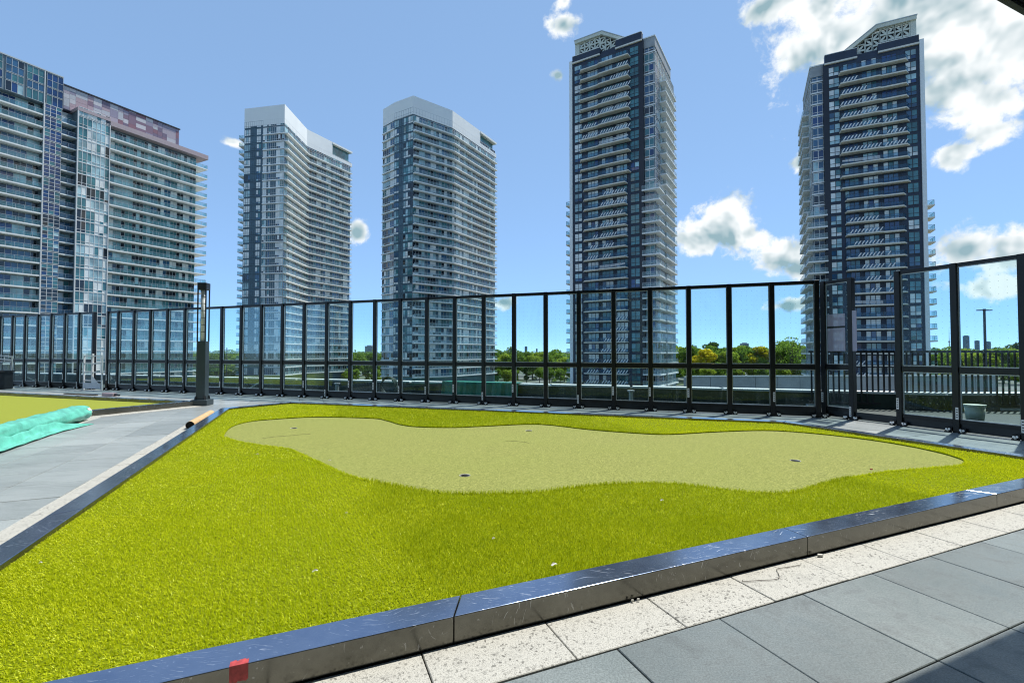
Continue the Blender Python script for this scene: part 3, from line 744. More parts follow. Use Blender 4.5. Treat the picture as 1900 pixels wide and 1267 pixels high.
# guard rail beyond the right fence
def guardrail():
    a, b = np.array((7.55, 12.05)), np.array((15.6, 10.5)); L = np.linalg.norm(b - a); rz = math.atan2(b[1] - a[1], b[0] - a[0])
    t = thing('guardrail', 'dark steel guard rail with upright bars beyond the right fence', 'guard rail', (a[0], a[1], -.05), rz)
    put('top_rail', MB().box(0, L, -.03, .03, 1.38, 1.43, 'rail_dark'), t)
    put('bottom_rail', MB().box(0, L, -.02, .02, .10, .15, 'rail_dark'), t)
    put('base_strip', MB().box(0, L, .06, .22, 0.0, .06, 'coping_white'), t)
    me = MB().box(-.018, .018, -.012, .012, .151, 1.379, 'rail_dark').mesh('baluster')
    for k in range(int(L / .125)): put('baluster', me, t, (.06 + k * .125, 0, 0))
guardrail()

# ------------------------------------------------------------------ light column
def light_column():
    t = thing('light_column', 'square steel bollard light column with open lantern top beside the small bed', 'lamp', (-7.85, 12.02, 0), FRZ + R(28))
    mb = MB(); mb.box(-.19, .19, -.19, .19, 0.002, .15, 'lamp_steel'); bevel(put('base', mb, t), .01)
    mb = MB(); mb.box(-.105, .105, -.105, .105, .15, 1.62, 'lamp_steel'); bevel(put('shaft', mb, t), .006)
    for sx in (-1, 1):
        for sy in (-1, 1):
            mb = MB(); mb.box(sx * .092 - .013, sx * .092 + .013, sy * .092 - .013, sy * .092 + .013, 1.62, 2.92, 'lamp_dark'); put('corner_rod', mb, t)
            mb = MB(); mb.bar((sx * .12, sy * .12, .15), (sx * .105, sy * .105, .24), .05, .02, 'lamp_dark'); put('gusset', mb, t)
    mb = MB(); mb.tube([(0, 0, 1.621), (0, 0, 2.919)], .052, 'diffuser', 16); put('diffuser', mb.mesh('diffuser', True), t)
    mb = MB()
    for k in range(6): mb.tube([(0, 0, 1.85 + k * .18), (0, 0, 1.862 + k * .18)], .056, 'lamp_dark', 16)
    put('spacer_ring', mb, t)
    mb = MB(); mb.box(-.108, .108, -.108, .108, 2.92, 3.10, 'lamp_dark'); bevel(put('cap', mb, t), .006)
light_column()

# ------------------------------------------------------------------ apartment towers
FL = 2.95
GLASS_MIX = {'cool': ['glass_dark', 'glass_blue', 'glass_teal', 'glass_blue', 'glass_pale', 'glass_dark', 'glass_deep'],
             'navy': ['glass_pale', 'glass_curtain', 'glass_blue', 'glass_pale', 'glass_curtain', 'glass_deep', 'glass_teal'],
             'bay': ['glass_pale', 'glass_teal', 'glass_curtain', 'glass_dark', 'glass_teal', 'glass_pale'],
             'teal': ['glass_teal', 'glass_dark', 'glass_blue', 'glass_pale', 'glass_dark', 'glass_curtain', 'glass_teal'],
             'flat': ['glass_pale', 'glass_curtain', 'glass_curtain', 'glass_blue', 'glass_pale', 'glass_dark', 'glass_teal'],
             'dbay': ['glass_dark', 'glass_blue', 'glass_teal', 'glass_deep', 'glass_pale', 'glass_dark'],
             'blue': ['glass_deep', 'glass_deep', 'glass_blue', 'glass_deep', 'glass_teal']}
def window_mesh(w, h, cols, rows, frame, mix, fw=.07, solid=None, solid_p=0.0, depth=.10, runs=2, pattern=None):
    """glazed strip: frame bars and panes, x 0..w, facing -y; some bays may be solid panels"""
    mb = MB(); cols = len(pattern) if pattern else cols
    xs = [w * i / cols for i in range(cols + 1)]; zs = [h * r for r in rows]
    mb.box(0, w, -depth, .0, 0, fw, frame); mb.box(0, w, -depth, 0, h - fw, h, frame)
    for x in xs: mb.box(max(0, x - fw / 2), min(w, x + fw / 2), -depth + .002, 0, fw, h - fw, frame)
    for z in zs[1:-1]: mb.box(0, w, -depth + .004, 0, z - fw * .4, z + fw * .4, frame)
    cur = random.choice(mix)
    for i in range(cols):
        if i % runs == 0: cur = random.choice(mix)
        sol = solid and (pattern[i] == 's' if pattern else random.random() < solid_p)
        for j in range(len(zs) - 1):
            mat = solid if sol else (cur if random.random() < .75 else random.choice(mix))
            ty, tx = random.uniform(-.012, .012), random.uniform(-.012, .012)
            x0, x1, z0, z1 = xs[i], xs[i + 1], zs[j], zs[j + 1]; y = -depth * .45
            mb.poly([(x0, y - tx - ty, z0), (x1, y + tx - ty, z0), (x1, y + tx + ty, z1), (x0, y - tx + ty, z1)], mat)
    return mb.mesh('window')
def variants(n, *a, **k): return [window_mesh(*a, **k) for _ in range(n)]
def railing_mesh(line, h=1.07, glass='rail_glass', rail='rail_metal', step=1.5, z0=0.0, posts=True, top=.05):
    mb = MB()
    for a, b in zip(line[:-1], line[1:]):
        a, b = np.array(a), np.array(b); L = np.linalg.norm(b - a); n = max(1, round(L / step)); d = (b - a) / L
        for k in range(n):
            p, q = a + d * (L * k / n + .03), a + d * (L * (k + 1) / n - .03); j = random.uniform(-.012, .012); nn = np.array([d[1], -d[0]]) * j
            mb.poly([(p[0] - nn[0], p[1] - nn[1], z0 + .06), (q[0] + nn[0], q[1] + nn[1], z0 + .06), (q[0] + nn[0], q[1] + nn[1], z0 + h - .03), (p[0] - nn[0], p[1] - nn[1], z0 + h - .03)], glass)
            if posts: mb.bar((*(a + d * L * k / n), z0), (*(a + d * L * k / n), z0 + h), .05, .05, rail)
        mb.bar((a[0], a[1], z0 + h), (b[0], b[1], z0 + h), .06, top, rail)
    return mb.mesh('railing')
def face(p, q):
    p, q = np.array(p, float), np.array(q, float); return p, math.atan2(q[1] - p[1], q[0] - p[0]), float(np.linalg.norm(q - p)), (q - p) / np.linalg.norm(q - p)

def curved_tower(name_label, pts, spand_faces, slab_faces, fascia, top, first_slab, closed_back, opening, left_balc, seed):
    random.seed(seed)
    t = thing('apartment_tower', name_label, 'building', (pts[0][0], pts[0][1], GROUND_Z))
    ox, oy = pts[0]
    rel = lambda p: (p[0] - ox, p[1] - oy)
    poly = [rel(p) for p in pts + closed_back]
    put('wall', MB().prism(poly, 0, fascia - GROUND_Z, 'spandrel_blue'), t)
    # white penthouse storey following the outline, with a glazed cut and roof overhang at the far end
    e0, e1 = np.array(pts[-2]), np.array(pts[-1]); cut = e0 + (e1 - e0) * opening
    ring = pts[:-1] + [tuple(cut)]; ring_in = offset_line(ring, -0.5); zz = fascia - GROUND_Z; zt = top - GROUND_Z
    ring_o = offset_line(ring, 0.12)
    for i in range(len(ring) - 1):
        quad = [rel(ring_o[i]), rel(ring_o[i + 1]), rel(ring_in[i + 1]), rel(ring_in[i])]
        put('penthouse_wall', MB().prism(quad, zz, zt, 'penthouse_white'), t)
    inner = [rel(p) for p in offset_line(pts, -1.2)] + [rel(p) for p in closed_back]
    put('penthouse_core', MB().prism(inner, zz + .01, zt - .35, 'glass_teal'), t)
    tail_o = [tuple(cut), tuple(e1 + (e1 - e0) / np.linalg.norm(e1 - e0) * 1.0)]
    to, ti = offset_line(tail_o, 0.3), offset_line(tail_o, -9.0)
    put('roof_overhang', MB().prism([rel(to[0]), rel(to[1]), rel(ti[1]), rel(ti[0])], zt - .75, zt - .02, 'penthouse_white'), t)
    put('penthouse_sill', MB().prism([rel(offset_line(tail_o, .1)[0]), rel(offset_line(tail_o, .1)[1]), rel(offset_line(tail_o, -.9)[1]), rel(offset_line(tail_o, -.9)[0])], zz, zz + 1.6, 'penthouse_white'), t)
    # storeys
    nfl = int((first_slab - GROUND_Z) / FL)
    meshes = []
    for kind, p, q, opt in spand_faces:
        o, rz, L, d = face(p, q)
        meshes.append((o, rz, variants(4, L, 2.45, opt['cols'], (0, .30, 1), opt.get('frame', 'frame_white'), GLASS_MIX[opt.get('mix', 'cool')], solid=opt.get('solid'), solid_p=opt.get('p', 0), runs=opt.get('runs', 2), pattern=opt.get('pat')), opt))
    slabs = []
    for line, out in slab_faces:
        lo = offset_line(line, out); ex = offset_line(line, -.05)
        slabs.append((MB().prism([rel(p) for p in lo] + [rel(p) for p in reversed(ex)], -.34, 0, 'slab_white').mesh('balcony_slab'),
                      railing_mesh([rel(p) for p in offset_line(line, out - .08)], glass='rail_glass_pale' if out > 1 else 'rail_glass', rail='rail_metal') if out > 1 else None))
    for k in range(-1, nfl):
        z = first_slab - FL * k - GROUND_Z
        for o, rz, ms, opt in meshes:
            if k == -1 and fascia - first_slab < FL - .4: continue
            nx = np.array([math.sin(rz), -math.cos(rz)]) * .03
            put('window', random.choice(ms), t, (o[0] - ox + nx[0], o[1] - oy + nx[1], z + .02), rz)
        if k >= 0:
            for s, r in slabs:
                put('balcony_slab', s, t, (0, 0, z))
                if r: put('balcony_railing', r, t, (0, 0, z))
    if left_balc:
        (lx, ly), w, dpt = left_balc
        sm = MB().box(-w, .1, 0, dpt, -.3, 0, 'slab_white').mesh('side_balcony'); rm = railing_mesh([(0, 0.1), (-w + .1, .1), (-w + .1, dpt - .1)], glass='rail_glass', rail='rail_metal')
        for k in range(nfl):
            z = first_slab - FL * k - GROUND_Z
            o = put('side_balcony', sm, t, (lx - ox, ly - oy, z)); put('railing', rm, o)
    return t

# second and third towers from the left
T2 = [(-103.1, 180.4), (-86.1, 177.0), (-86.3, 196.9), (-75.4, 218.6)]
mid2 = (-95.0, 178.78)
curved_tower('pale tower with concave balcony front and white penthouse, second from left', T2,
    [('w', T2[0], mid2, dict(cols=7, solid='spandrel_blue', pat='pppssspps', frame='spandrel_blue', mix='flat', runs=3)),
     ('w', mid2, T2[1], dict(cols=8, solid='spandrel_blue', pat='ppspssspppp', frame='frame_white', mix='flat', runs=3)),
     ('w', T2[1], T2[2], dict(cols=16, solid='spandrel_blue', pat='pppspppppspppspp', frame='frame_grey', mix='teal')), ('w', T2[2], T2[3], dict(cols=19, solid='spandrel_blue', pat='ppspppspppsppppsppp', frame='frame_white', mix='teal'))],
    [([mid2, T2[1]], .4), ([T2[1], T2[2], T2[3]], 1.4)], 88.2, 95.4, 84.65, [(-96.0, 229.0), (-110.0, 214.0)], .56, ((-103.4, 181.6), 2.6, 4.0), 5)
T3 = [(-47.4, 172.3), (-42.0, 167.5), (-34.4, 163.0), (-22.1, 173.2), (-7.3, 199.2)]
curved_tower('pale tower with convex balcony front and white penthouse, middle of the five', T3,
    [('w', T3[0], T3[1], dict(cols=6, frame='frame_white', mix='teal')),
     ('w', T3[1], T3[2], dict(cols=7, solid='spandrel_blue', pat='ppsspppp', frame='spandrel_blue', mix='flat', runs=2)),
     ('w', T3[2], T3[3], dict(cols=14, solid='spandrel_blue', pat='ppppspppspppsp', frame='frame_grey', mix='teal')), ('w', T3[3], T3[4], dict(cols=25, solid='spandrel_blue', pat='pspppspppsppspppspppspppp', frame='frame_white', mix='teal'))],
    [([T3[0], T3[1]], .55), ([T3[2], T3[3], T3[4]], 1.35)], 84.5, 91.0, 81.6, [(-24.0, 212.0), (-46.0, 200.0)], .62, None, 6)

# ------------------------------------------------------------------ long tower at the left
def left_tower():
    random.seed(21)
    rz = R(90 - 27.1); o = (-94.1, 145.0)
    t = thing('apartment_tower', 'long glass tower with mosaic penthouse at the far left', 'building', (o[0], o[1], GROUND_Z), rz)
    g = -GROUND_Z
    Z = lambda z: z + g
    # local frame: x along the front (right end 0), y inward; balcony edge at y=0, glazing at y=1.8
    put('wall', MB().box(-66, -34.6, 1.9, 20, 0, Z(60.6), 'spandrel_grey'), t)
    put('wall', MB().box(-37.8, -34.62, .12, 1.89, 0, Z(68.5), 'spandrel_grey'), t)
    put('wall', MB().box(-66, -34.61, .12, 19, Z(60.61), Z(68.55), 'spandrel_grey'), t)
    put('wall', MB().box(-34.59, -31.5, 3.2, 20, 0, Z(61.5), 'spandrel_grey'), t)
    put('wall', MB().box(-31.49, -24.95, .12, 20, 0, Z(62.0), 'spandrel_grey'), t)
    put('wall', MB().box(-24.94, -2.4, 1.9, 20, 0, Z(61.0), 'spandrel_grey'), t)
    put('roof_edge', MB().box(-66.2, -34.5, -.05, 19.2, Z(68.56), Z(68.85), 'frame_grey'), t)
    put('cornice', MB().box(-31.7, -24.9, -.1, 19, Z(62.01), Z(62.8), 'cornice_pink'), t)
    put('cornice', MB().box(-24.89, .1, -.1, 19, Z(61.01), Z(62.3), 'cornice_pink'), t)
    # penthouse box with colour mosaic of panels
    put('penthouse', MB().box(-33.4, -6.6, 3.3, 16, Z(62.4), Z(68.3), 'mosaic_3'), t)
    put('penthouse_coping', MB().box(-33.6, -6.4, 3.0, 16.2, Z(68.31), Z(68.6), 'frame_dark'), t)
    pm = [MB().box(0, 1, -.06, 0, 0, 1, 'mosaic_%d' % i).mesh('panel') for i in range(8)]
    x = -33.3
    while x < -6.8:
        w = random.choice((1.2, 1.8, 2.4)); w = min(w, -6.7 - x)
        if w < .3: break
        z = 62.5
        while z < 68.1:
            h = random.choice((1.15, 1.15, 2.1, .75)); h = min(h, 68.25 - z)
            if h < .2: break
            fr = (x + 33.3) / 26
            wts = [max(.1, 3 * (1 - fr * 3)), .3 + 2.2 * fr, 2.2 * (1 - fr) + .2, 1 + fr, .4 + 1.8 * fr, 1.0, .5 + fr, max(.3, 2 - 3 * abs(fr - .3))]
            i = random.choices(range(8), wts)[0]
            put('panel', pm[i], t, (x, 3.295, Z(z)), 0, (w - .04, 1, h - .04)); z += h
        x += w
    # storeys
    strips = {'A': variants(4, 26.0, 2.5, 24, (0, .3, 1), 'frame_grey', GLASS_MIX['cool'], runs=2),
              'col': variants(4, 3.1, 2.75, 3, (0, .34, .66, 1), 'frame_white', GLASS_MIX['blue'], fw=.09, runs=1),
              'col2': variants(3, 3.1, 2.75, 3, (0, .34, .66, 1), 'frame_white', GLASS_MIX['cool'], fw=.09, runs=1),
              'rec': variants(3, 3.0, 2.5, 3, (0, .3, 1), 'frame_grey', GLASS_MIX['teal']),
              'bay': variants(5, 6.5, 2.93, 7, (0, .25, 1), 'frame_white', GLASS_MIX['bay'], fw=.10),
              'bal': variants(5, 22.4, 2.5, 26, (0, .28, 1), 'frame_grey', GLASS_MIX['teal'], runs=2)}
    slabA = MB().box(-66, -37.85, 0, 1.95, -.30, 0, 'slab_white').mesh('balcony_slab'); railA = railing_mesh([(-66, .08), (-37.9, .08)], glass='rail_glass', rail='rail_metal')
    slabR = MB().box(-34.58, -31.52, .6, 3.25, -.26, 0, 'slab_white').mesh('balcony_slab'); railR = railing_mesh([(-34.5, .7), (-31.6, .7)], glass='rail_glass_blue')
    slabB = MB().box(-24.93, 0, 0, 1.95, -.30, 0, 'slab_white').mesh('balcony_slab'); railB = railing_mesh([(-24.9, .08), (-.08, .08), (-.08, 1.9)], glass='rail_glass', rail='rail_metal')
    slabE = MB().box(-2.4, 0, 2.0, 8.5, -.30, 0, 'slab_white').mesh('balcony_slab')
    band = MB().box(-31.48, -24.96, .0, .118, -.12, .06, 'frame_white').mesh('floor_band')
    nf = 23
    for k in range(nf):
        z = Z(58.05 - FL * k)
        if z < 0: break
        put('window', random.choice(strips['A']), t, (-64, 1.9, z)); put('balcony_slab', slabA, t, (0, 0, z)); put('balcony_railing', railA, t, (0, 0, z))
        put('window', random.choice(strips['col' if k < 9 else 'col2']), t, (-37.75, .115, z + .1))
        put('window', random.choice(strips['rec']), t, (-34.55, 3.195, z)); put('balcony_slab', slabR, t, (0, 0, z)); put('balcony_railing', railR, t, (0, 0, z))
        put('window', random.choice(strips['bay']), t, (-31.47, .115, z + .01))
        if k > 0: put('floor_band', band, t, (0, 0, z))
        put('window', random.choice(strips['bal']), t, (-24.85, 1.9, z)); put('balcony_slab', slabB, t, (0, 0, z)); put('balcony_railing', railB, t, (0, 0, z)); put('balcony_slab', slabE, t, (0, 0, z))
    put('window', random.choice(strips['bay']), t, (-31.47, .115, Z(61.0) - 1.0 + .6), 0, (1, 1, .86))
    # curtain wall crown of the left block
    for r, (z0, h) in enumerate(((60.75, 2.35), (63.25, 1.75), (65.15, 3.3))):
        for c in range(8):
            w = 3.0; x0 = -37.6 - 3.5 * c + .1
            m = window_mesh(w, h, 3, (0, .5, 1) if h > 3 else (0, 1), 'frame_grey', GLASS_MIX['blue' if c in (0, 1) else 'cool'], fw=.09, runs=3)
            put('window', m, t, (x0, .115, Z(z0)))
    put('frame_column', MB().box(-37.95, -37.79, -.06, .3, 0, Z(68.5), 'frame_white'), t)
    put('frame_column', MB().box(-31.62, -31.40, -.1, .3, 0, Z(62.0), 'frame_white'), t)
    put('frame_column', MB().box(-25.02, -24.86, -.1, 1.9, 0, Z(61.0), 'frame_white'), t)
    return t
left_tower()

# ------------------------------------------------------------------ the two dark towers
def dark_tower(label, p, q, H, mirror, seed, split):
    random.seed(seed)
    o, rz, Wd, d = face(p, q); t = thing('apartment_tower', label, 'building', (o[0], o[1], GROUND_Z), rz); g = -GROUND_Z; Z = lambda z: z + g
    k_ = Wd / 21.0
    mx = (lambda s: Wd - s * k_) if mirror else (lambda s: s * k_)
    def bx(name, s0, s1, y0, y1, z0, z1, mat, par=t):
        a, b = sorted((mx(s0), mx(s1))); return put(name, MB().box(a, b, y0, y1, Z(z0), Z(z1), mat), par)
    DEP = 25.0; B0, B1 = 21.0, 24.2
    bx('wall', 0, 21, 0, DEP, GROUND_Z, H - 2.2, 'panel_navy')
    bx('wall', 21.01, B1, .9, DEP - 1, GROUND_Z, H - 4.6, 'spandrel_blue')
    bx('bay_roof', 20.9, B1 + .2, .7, DEP - 6, H - 4.59, H - 1.9, 'concrete_grey')
    bx('roof_ledge', 20.95, B1 + .35, .55, DEP - 5.8, H - 1.89, H - 1.6, 'coping_white')
    bx('dark_pier', 20.2, 21.4, -.12, .85, GROUND_Z, H - 2.21, 'panel_black')
    bx('white_column', -.55, .35, -.4, .6, GROUND_Z, H - 1.6, 'coping_white')
    for s0, s1, zt in ((.36, 8.9, H - .35), (8.91, 13.6, H - 1.3), (13.61, 21, H)):
        bx('parapet', s0, s1, -.15 if zt > H - 1 else .5, 1.2, H - 2.19, zt, 'panel_navy')
        if zt > H - 1:
            bx('parapet_ledge', s0, s1 + .1, -.5, 1.2, H - 2.6, H - 2.2, 'slab_cream')
            bx('parapet_coping', s0, s1 + .05, -.25, 1.3, zt + .01, zt + .14, 'coping_white')
    first = H - 5.85
    nf = int((first - GROUND_Z) / FL) + 1
    wins = [(1.0, 3.3, 2, (0, .4, 1)), (5.1, 8.3, 3, (0, .3, 1)), (9.4, 12.7, 3, (0, .3, 1)), (13.7, 16.8, 3, (0, .3, 1)), (17.7, 20.15, 2, (0, .4, 1))]
    wm_ = [variants(4, (b - a) * k_, 2.4, c, r, 'frame_dark', GLASS_MIX['navy'], fw=.12, runs=3) for a, b, c, r in wins]
    bayw = variants(4, 2.5 * k_, 2.5, 2, (0, .25, 1), 'frame_white', GLASS_MIX['dbay'], fw=.14)
    sidew = variants(4, 5.0, 2.5, 4, (0, .25, 1), 'frame_white', GLASS_MIX['dbay'], fw=.14)
    sidew2 = variants(4, 13.0, 2.5, 12, (0, .25, 1), 'frame_white', GLASS_MIX['cool'], fw=.1)
    def poly(ps): return [(mx(a), b) for a, b in ps]
    def orient(ps): return ps if not mirror else ps[::-1]
    sl = {}
    for ver, (a, b) in enumerate(((2.6, 17.9), (3.6, 16.9))):
        front = [(a, -.02), (a + .9, -1.55), (8.6, -1.55), (9.2, -1.95), (b - .2, -1.95), (b, -.02)]
        slab = MB().prism(poly(front), -.30, 0, 'slab_cream').mesh('balcony_slab')
        rl = orient(poly([(a + .1, -.1), (a + .97, -1.45), (8.65, -1.45), (9.25, -1.85), (b - .28, -1.85), (b - .1, -.1)]))
        rail = railing_mesh(rl, glass='rail_glass_blue', rail='rail_dark', step=1.4)
        sl[ver] = (slab, rail, a + 1.0, b - .3)
    def stripes(a, b, x0, x1, slant):
        """white diagonal print on the balcony glass between fractions x0..x1"""
        mb = MB(); s = a + (b - a) * x0; e = a + (b - a) * x1
        while s < e:
            y = -1.46 if s < 8.65 else -1.86
            if not (8.3 < s < 9.4):
                w = .30; pts = [(s, y - .012, .10), (s + w, y - .012, .10), (s + w + slant, y - .012, 1.0), (s + slant, y - .012, 1.0)]
                mb.poly([(mx(q_[0]), q_[1], q_[2]) for q_ in pts], 'stripe_white')
            s += .80
        return mb.mesh('stripe_print') if mb.f else None
    def curved(a, b):
        mb = MB()
        for r in range(5):
            prev = None
            for i in range(13):
                f = i / 12; s = 9.3 + (b - 9.3) * f if not mirror else 9.3 + (b - 9.3) * f
                z = .15 + .16 * r + .5 * f * f * (1 - r * .12)
                if z > 1.0: break
                if prev: mb.poly([(mx(prev[0]), -1.872, prev[1]), (mx(s), -1.872, z), (mx(s), -1.872, z + .07), (mx(prev[0]), -1.872, prev[1] + .07)], 'stripe_white')
                prev = (s, z)
        return mb.mesh('stripe_print')
    stripe_cache = {}
    sside = B1
    sbx = (lambda a, b: sorted((mx(a), mx(b))))
    a_, b_ = sbx(B1 - .05, B1 + 1.75)
    side_slab = MB().box(a_, b_, 6.2, 19.5, -.34, 0, 'slab_white').mesh('side_balcony')
    xo = mx(B1 + 1.65); xi = mx(B1)
    sline = [(xi, 6.3), (xo, 6.3), (xo, 19.4), (xi, 19.4)]
    side_rail = railing_mesh(sline if not mirror else sline[::-1], glass='rail_glass_pale', rail='rail_metal')
    a_, b_ = sbx(20.95, B1 + 1.5)
    bay_slab = MB().box(a_, b_, -.75, 5.2, -.34, 0, 'slab_white').mesh('bay_balcony')
    bline = [(mx(21.0), -.65), (mx(B1 + 1.4), -.65), (mx(B1 + 1.4), 5.1)]
    bay_rail = railing_mesh(bline if not mirror else bline[::-1], glass='rail_glass_pale', rail='rail_metal')
    a_, b_ = sbx(-2.5, .0)
    out_slab = MB().box(a_, b_, 1.2, 5.0, -.3, 0, 'slab_cream').mesh('side_balcony')
    oline = [(mx(0), 1.3), (mx(-2.4), 1.3), (mx(-2.4), 4.9)]
    out_rail = railing_mesh(oline, glass='rail_glass', rail='rail_dark')
    band = MB().box(*sbx(21.42, B1 + .12), .72, .895, -.22, .06, 'coping_white').mesh('floor_band')
    for k in range(nf):
        zr = first - FL * k; z = Z(zr)
        if z < .5: break
        ver = 0 if k < split else 1
        for (a, b, c, r), ms in zip(wins, wm_):
            put('window', random.choice(ms), t, (min(mx(a), mx(b)), -.005, z + .05))
        slab, rail, ra, rb = sl[ver]
        put('balcony_slab', slab, t, (0, 0, z)); ro = put('balcony_railing', rail, t, (0, 0, z))
        ph = k % 12; key = None
        if 1 <= ph <= 7:
            lo = max(.02, .92 - .145 * ph) if (k // 12) % 2 == 0 else max(.02, .55 - .07 * ph)
            hi = 1.0 if (k // 12) % 2 == 0 else min(1.0, lo + .55)
            key = (ver, round(lo, 2), round(hi, 2))
            if key not in stripe_cache: stripe_cache[key] = stripes(ra, rb, lo, hi, .62 if not mirror else -.62)
        elif ph == 8:
            key = ('c', ver)
            if key not in stripe_cache: stripe_cache[key] = curved(ra, rb)
        if key and stripe_cache[key]: put('stripe_print', stripe_cache[key], ro)
        put('window', random.choice(bayw), t, (min(mx(21.5), mx(21.5 + 2.5)), .895, z + .05)); put('floor_band', band, t, (0, 0, z))
        if mirror:
            put('window', random.choice(sidew), t, (mx(B1) - .005, 6.0, z + .05), R(-90)); put('window', random.choice(sidew2), t, (mx(B1) - .005, 19.4, z + .05), R(-90))
        else:
            put('window', random.choice(sidew), t, (mx(B1) + .005, 1.0, z + .05), R(90)); put('window', random.choice(sidew2), t, (mx(B1) + .005, 6.4, z + .05), R(90))
        if k >= 2: o2 = put('side_balcony', side_slab, t, (0, 0, z)); put('railing', side_rail, o2)
        if k >= split + 1: o2 = put('bay_balcony', bay_slab, t, (0, 0, z)); put('railing', bay_rail, o2)
        if k >= split + 1: o2 = put('side_balcony', out_slab, t, (0, 0, z)); put('railing', out_rail, o2)
    # gable shaped crown screen with square leaf openings
    zc = H + 5.9; y0, y1 = 2.6, 3.3; SB, SE = 8.6, 16.6
    def pr(name, pts, yy0, yy1, mat):
        mb = MB(); n = len(pts); i = 0
        f = [(mx(a), yy0, Z(b)) for a, b in pts]; bk = [(mx(a), yy1, Z(b)) for a, b in pts]
        if mirror: f, bk = f[::-1], bk[::-1]
        mb.poly(f, mat); mb.poly(bk[::-1], mat)
        for j in range(n): mb.poly([f[(j + 1) % n], f[j], bk[j], bk[(j + 1) % n]], mat)
        return put(name, mb, t)
    pr('crown_post', [(.1, H - 2.1), (1.3, H - 2.1), (1.3, zc - .9), (.1, zc - .9)], y0, y1, 'crown_cream')
    pr('crown_beam', [(.1, zc - .89), (SB, zc - .89), (SE, H - .1), (SE + 1.4, H - .1), (SB + .1, zc), (.1, zc)], y0 - .5, y1 + .4, 'crown_cream')
    pr('crown_coping', [(-.05, zc + .01), (SB + .12, zc + .01), (SE + 1.5, H - .05), (SE + 1.75, H - .05), (SB + .2, zc + .22), (-.05, zc + .22)], y0 - .6, y1 + .5, 'frame_grey')
    pr('crown_back', [(1.3, H - 2.1), (SE + .8, H - 2.1), (SE + .8, H - .2), (SB, zc - 1.0), (1.3, zc - 1.0)], y1 + .35, y1 + .5, 'panel_black')
    c = 1.62
    cell_mb = MB()
    f = .22
    cell_mb.box(0, f, 0, .3, 0, c, 'crown_cream'); cell_mb.box(c - f, c, 0, .3, 0, c, 'crown_cream'); cell_mb.box(f, c - f, 0, .3, 0, f, 'crown_cream'); cell_mb.box(f, c - f, 0, .3, c - f, c, 'crown_cream')
    base_cell = cell_mb
    def leafcell(flip):
        m2 = MB(); m2.v = list(base_cell.v); m2.f = list(base_cell.f); m2.m = list(base_cell.m); m2.names = list(base_cell.names)
        pts = []
        for i in range(7):
            a = i / 6; pts.append((f + (c - 2 * f) * a, f + (c - 2 * f) * (a ** 1.9)))
        pts2 = [(f + (c - 2 * f) * (1 - i / 6), f + (c - 2 * f) * (1 - (i / 6) ** 1.0 * 1.0)) for i in range(7)]
        arc = [(f + (c - 2 * f) * i / 6, f + (c - 2 * f) * (i / 6) ** 2.4) for i in range(7)]
        body = arc + [(f, c - f)] if random.random() < .0 else arc + [(f + (c - 2 * f) * (1 - i / 5) ** 2.2 * 1.0, f + (c - 2 * f) * (1 - i / 5)) for i in range(1, 5)]
        if flip: body = [(c - x_, z_) for x_, z_ in body][::-1]
        m2.poly([(x_, .12, z_) for x_, z_ in body], 'crown_cream'); m2.poly([(x_, .16, z_) for x_, z_ in reversed(body)], 'crown_cream')
        return m2.mesh('screen_tile')
    cm = [leafcell(False), leafcell(True)]
    s = 1.45; col = 0
    while s < SE:
        ztop = zc - .95 if s + c < SB else zc - .95 - (s + c - SB) * (zc - .9 - (H - .1)) / (SE - SB)
        row = 0; zz = ztop - c
        while zz > H - 2.4 and row < 5:
            put('screen_tile', cm[(col + row) % 2], t, (min(mx(s), mx(s + c)), y0 + .1, Z(zz))); zz -= c; row += 1
        s += c + .02; col += 1
    return t
dark_tower('tall navy tower with cream balconies and patterned crown, fourth from left', (17.8, 139.7), (35.8, 128.7), 90.0, False, 31, 12)
dark_tower('navy tower with cream balconies and gabled crown at the far right', (80.8, 120.5), (98.1, 111.8), 78.0, True, 32, 11)

# ------------------------------------------------------------------ trees and the far city
def leaf_cloud(lobes, n, size, mat, flat=0.7):
    """many small leaf-clump quads spread through a set of ellipsoid lobes"""
    P = np.empty((n, 3)); N = np.empty((n, 3))
    w = np.array([l[3] * l[3] for l in lobes]); idx = rng.choice(len(lobes), n, p=w / w.sum())
    dirs = rng.normal(size=(n, 3)); dirs /= np.linalg.norm(dirs, axis=1)[:, None]
    rad = rng.uniform(0.55, 1.0, n) ** 0.6 * (1 + rng.normal(0, .07, n))
    L = np.array([[l[0], l[1], l[2]] for l in lobes])[idx]; S = np.array([[l[3], l[3], l[3] * flat] for l in lobes])[idx]
    P = L + dirs * S * rad[:, None]
    nrm = dirs + rng.normal(0, .55, (n, 3)); nrm /= np.linalg.norm(nrm, axis=1)[:, None]
    a = np.cross(nrm, rng.normal(size=(n, 3))); a /= np.linalg.norm(a, axis=1)[:, None]; b = np.cross(nrm, a)
    sz = size * rng.uniform(.5, 1.3, n)[:, None]
    V = np.stack([P - a * sz - b * sz * .6, P + a * sz * .9 - b * sz * .5, P + a * sz + b * sz * .7, P - a * sz * .8 + b * sz * .6], 1)
    me = bpy.data.meshes.new('crown'); me.vertices.add(n * 4); me.loops.add(n * 4); me.polygons.add(n)
    me.vertices.foreach_set('co', V.reshape(-1)); me.loops.foreach_set('vertex_index', np.arange(n * 4, dtype=np.int32))
    me.polygons.foreach_set('loop_start', np.arange(0, n * 4, 4, dtype=np.int32)); me.polygons.foreach_set('loop_total', np.full(n, 4, dtype=np.int32))
    me.materials.append(M[mat]); me.update(); return me
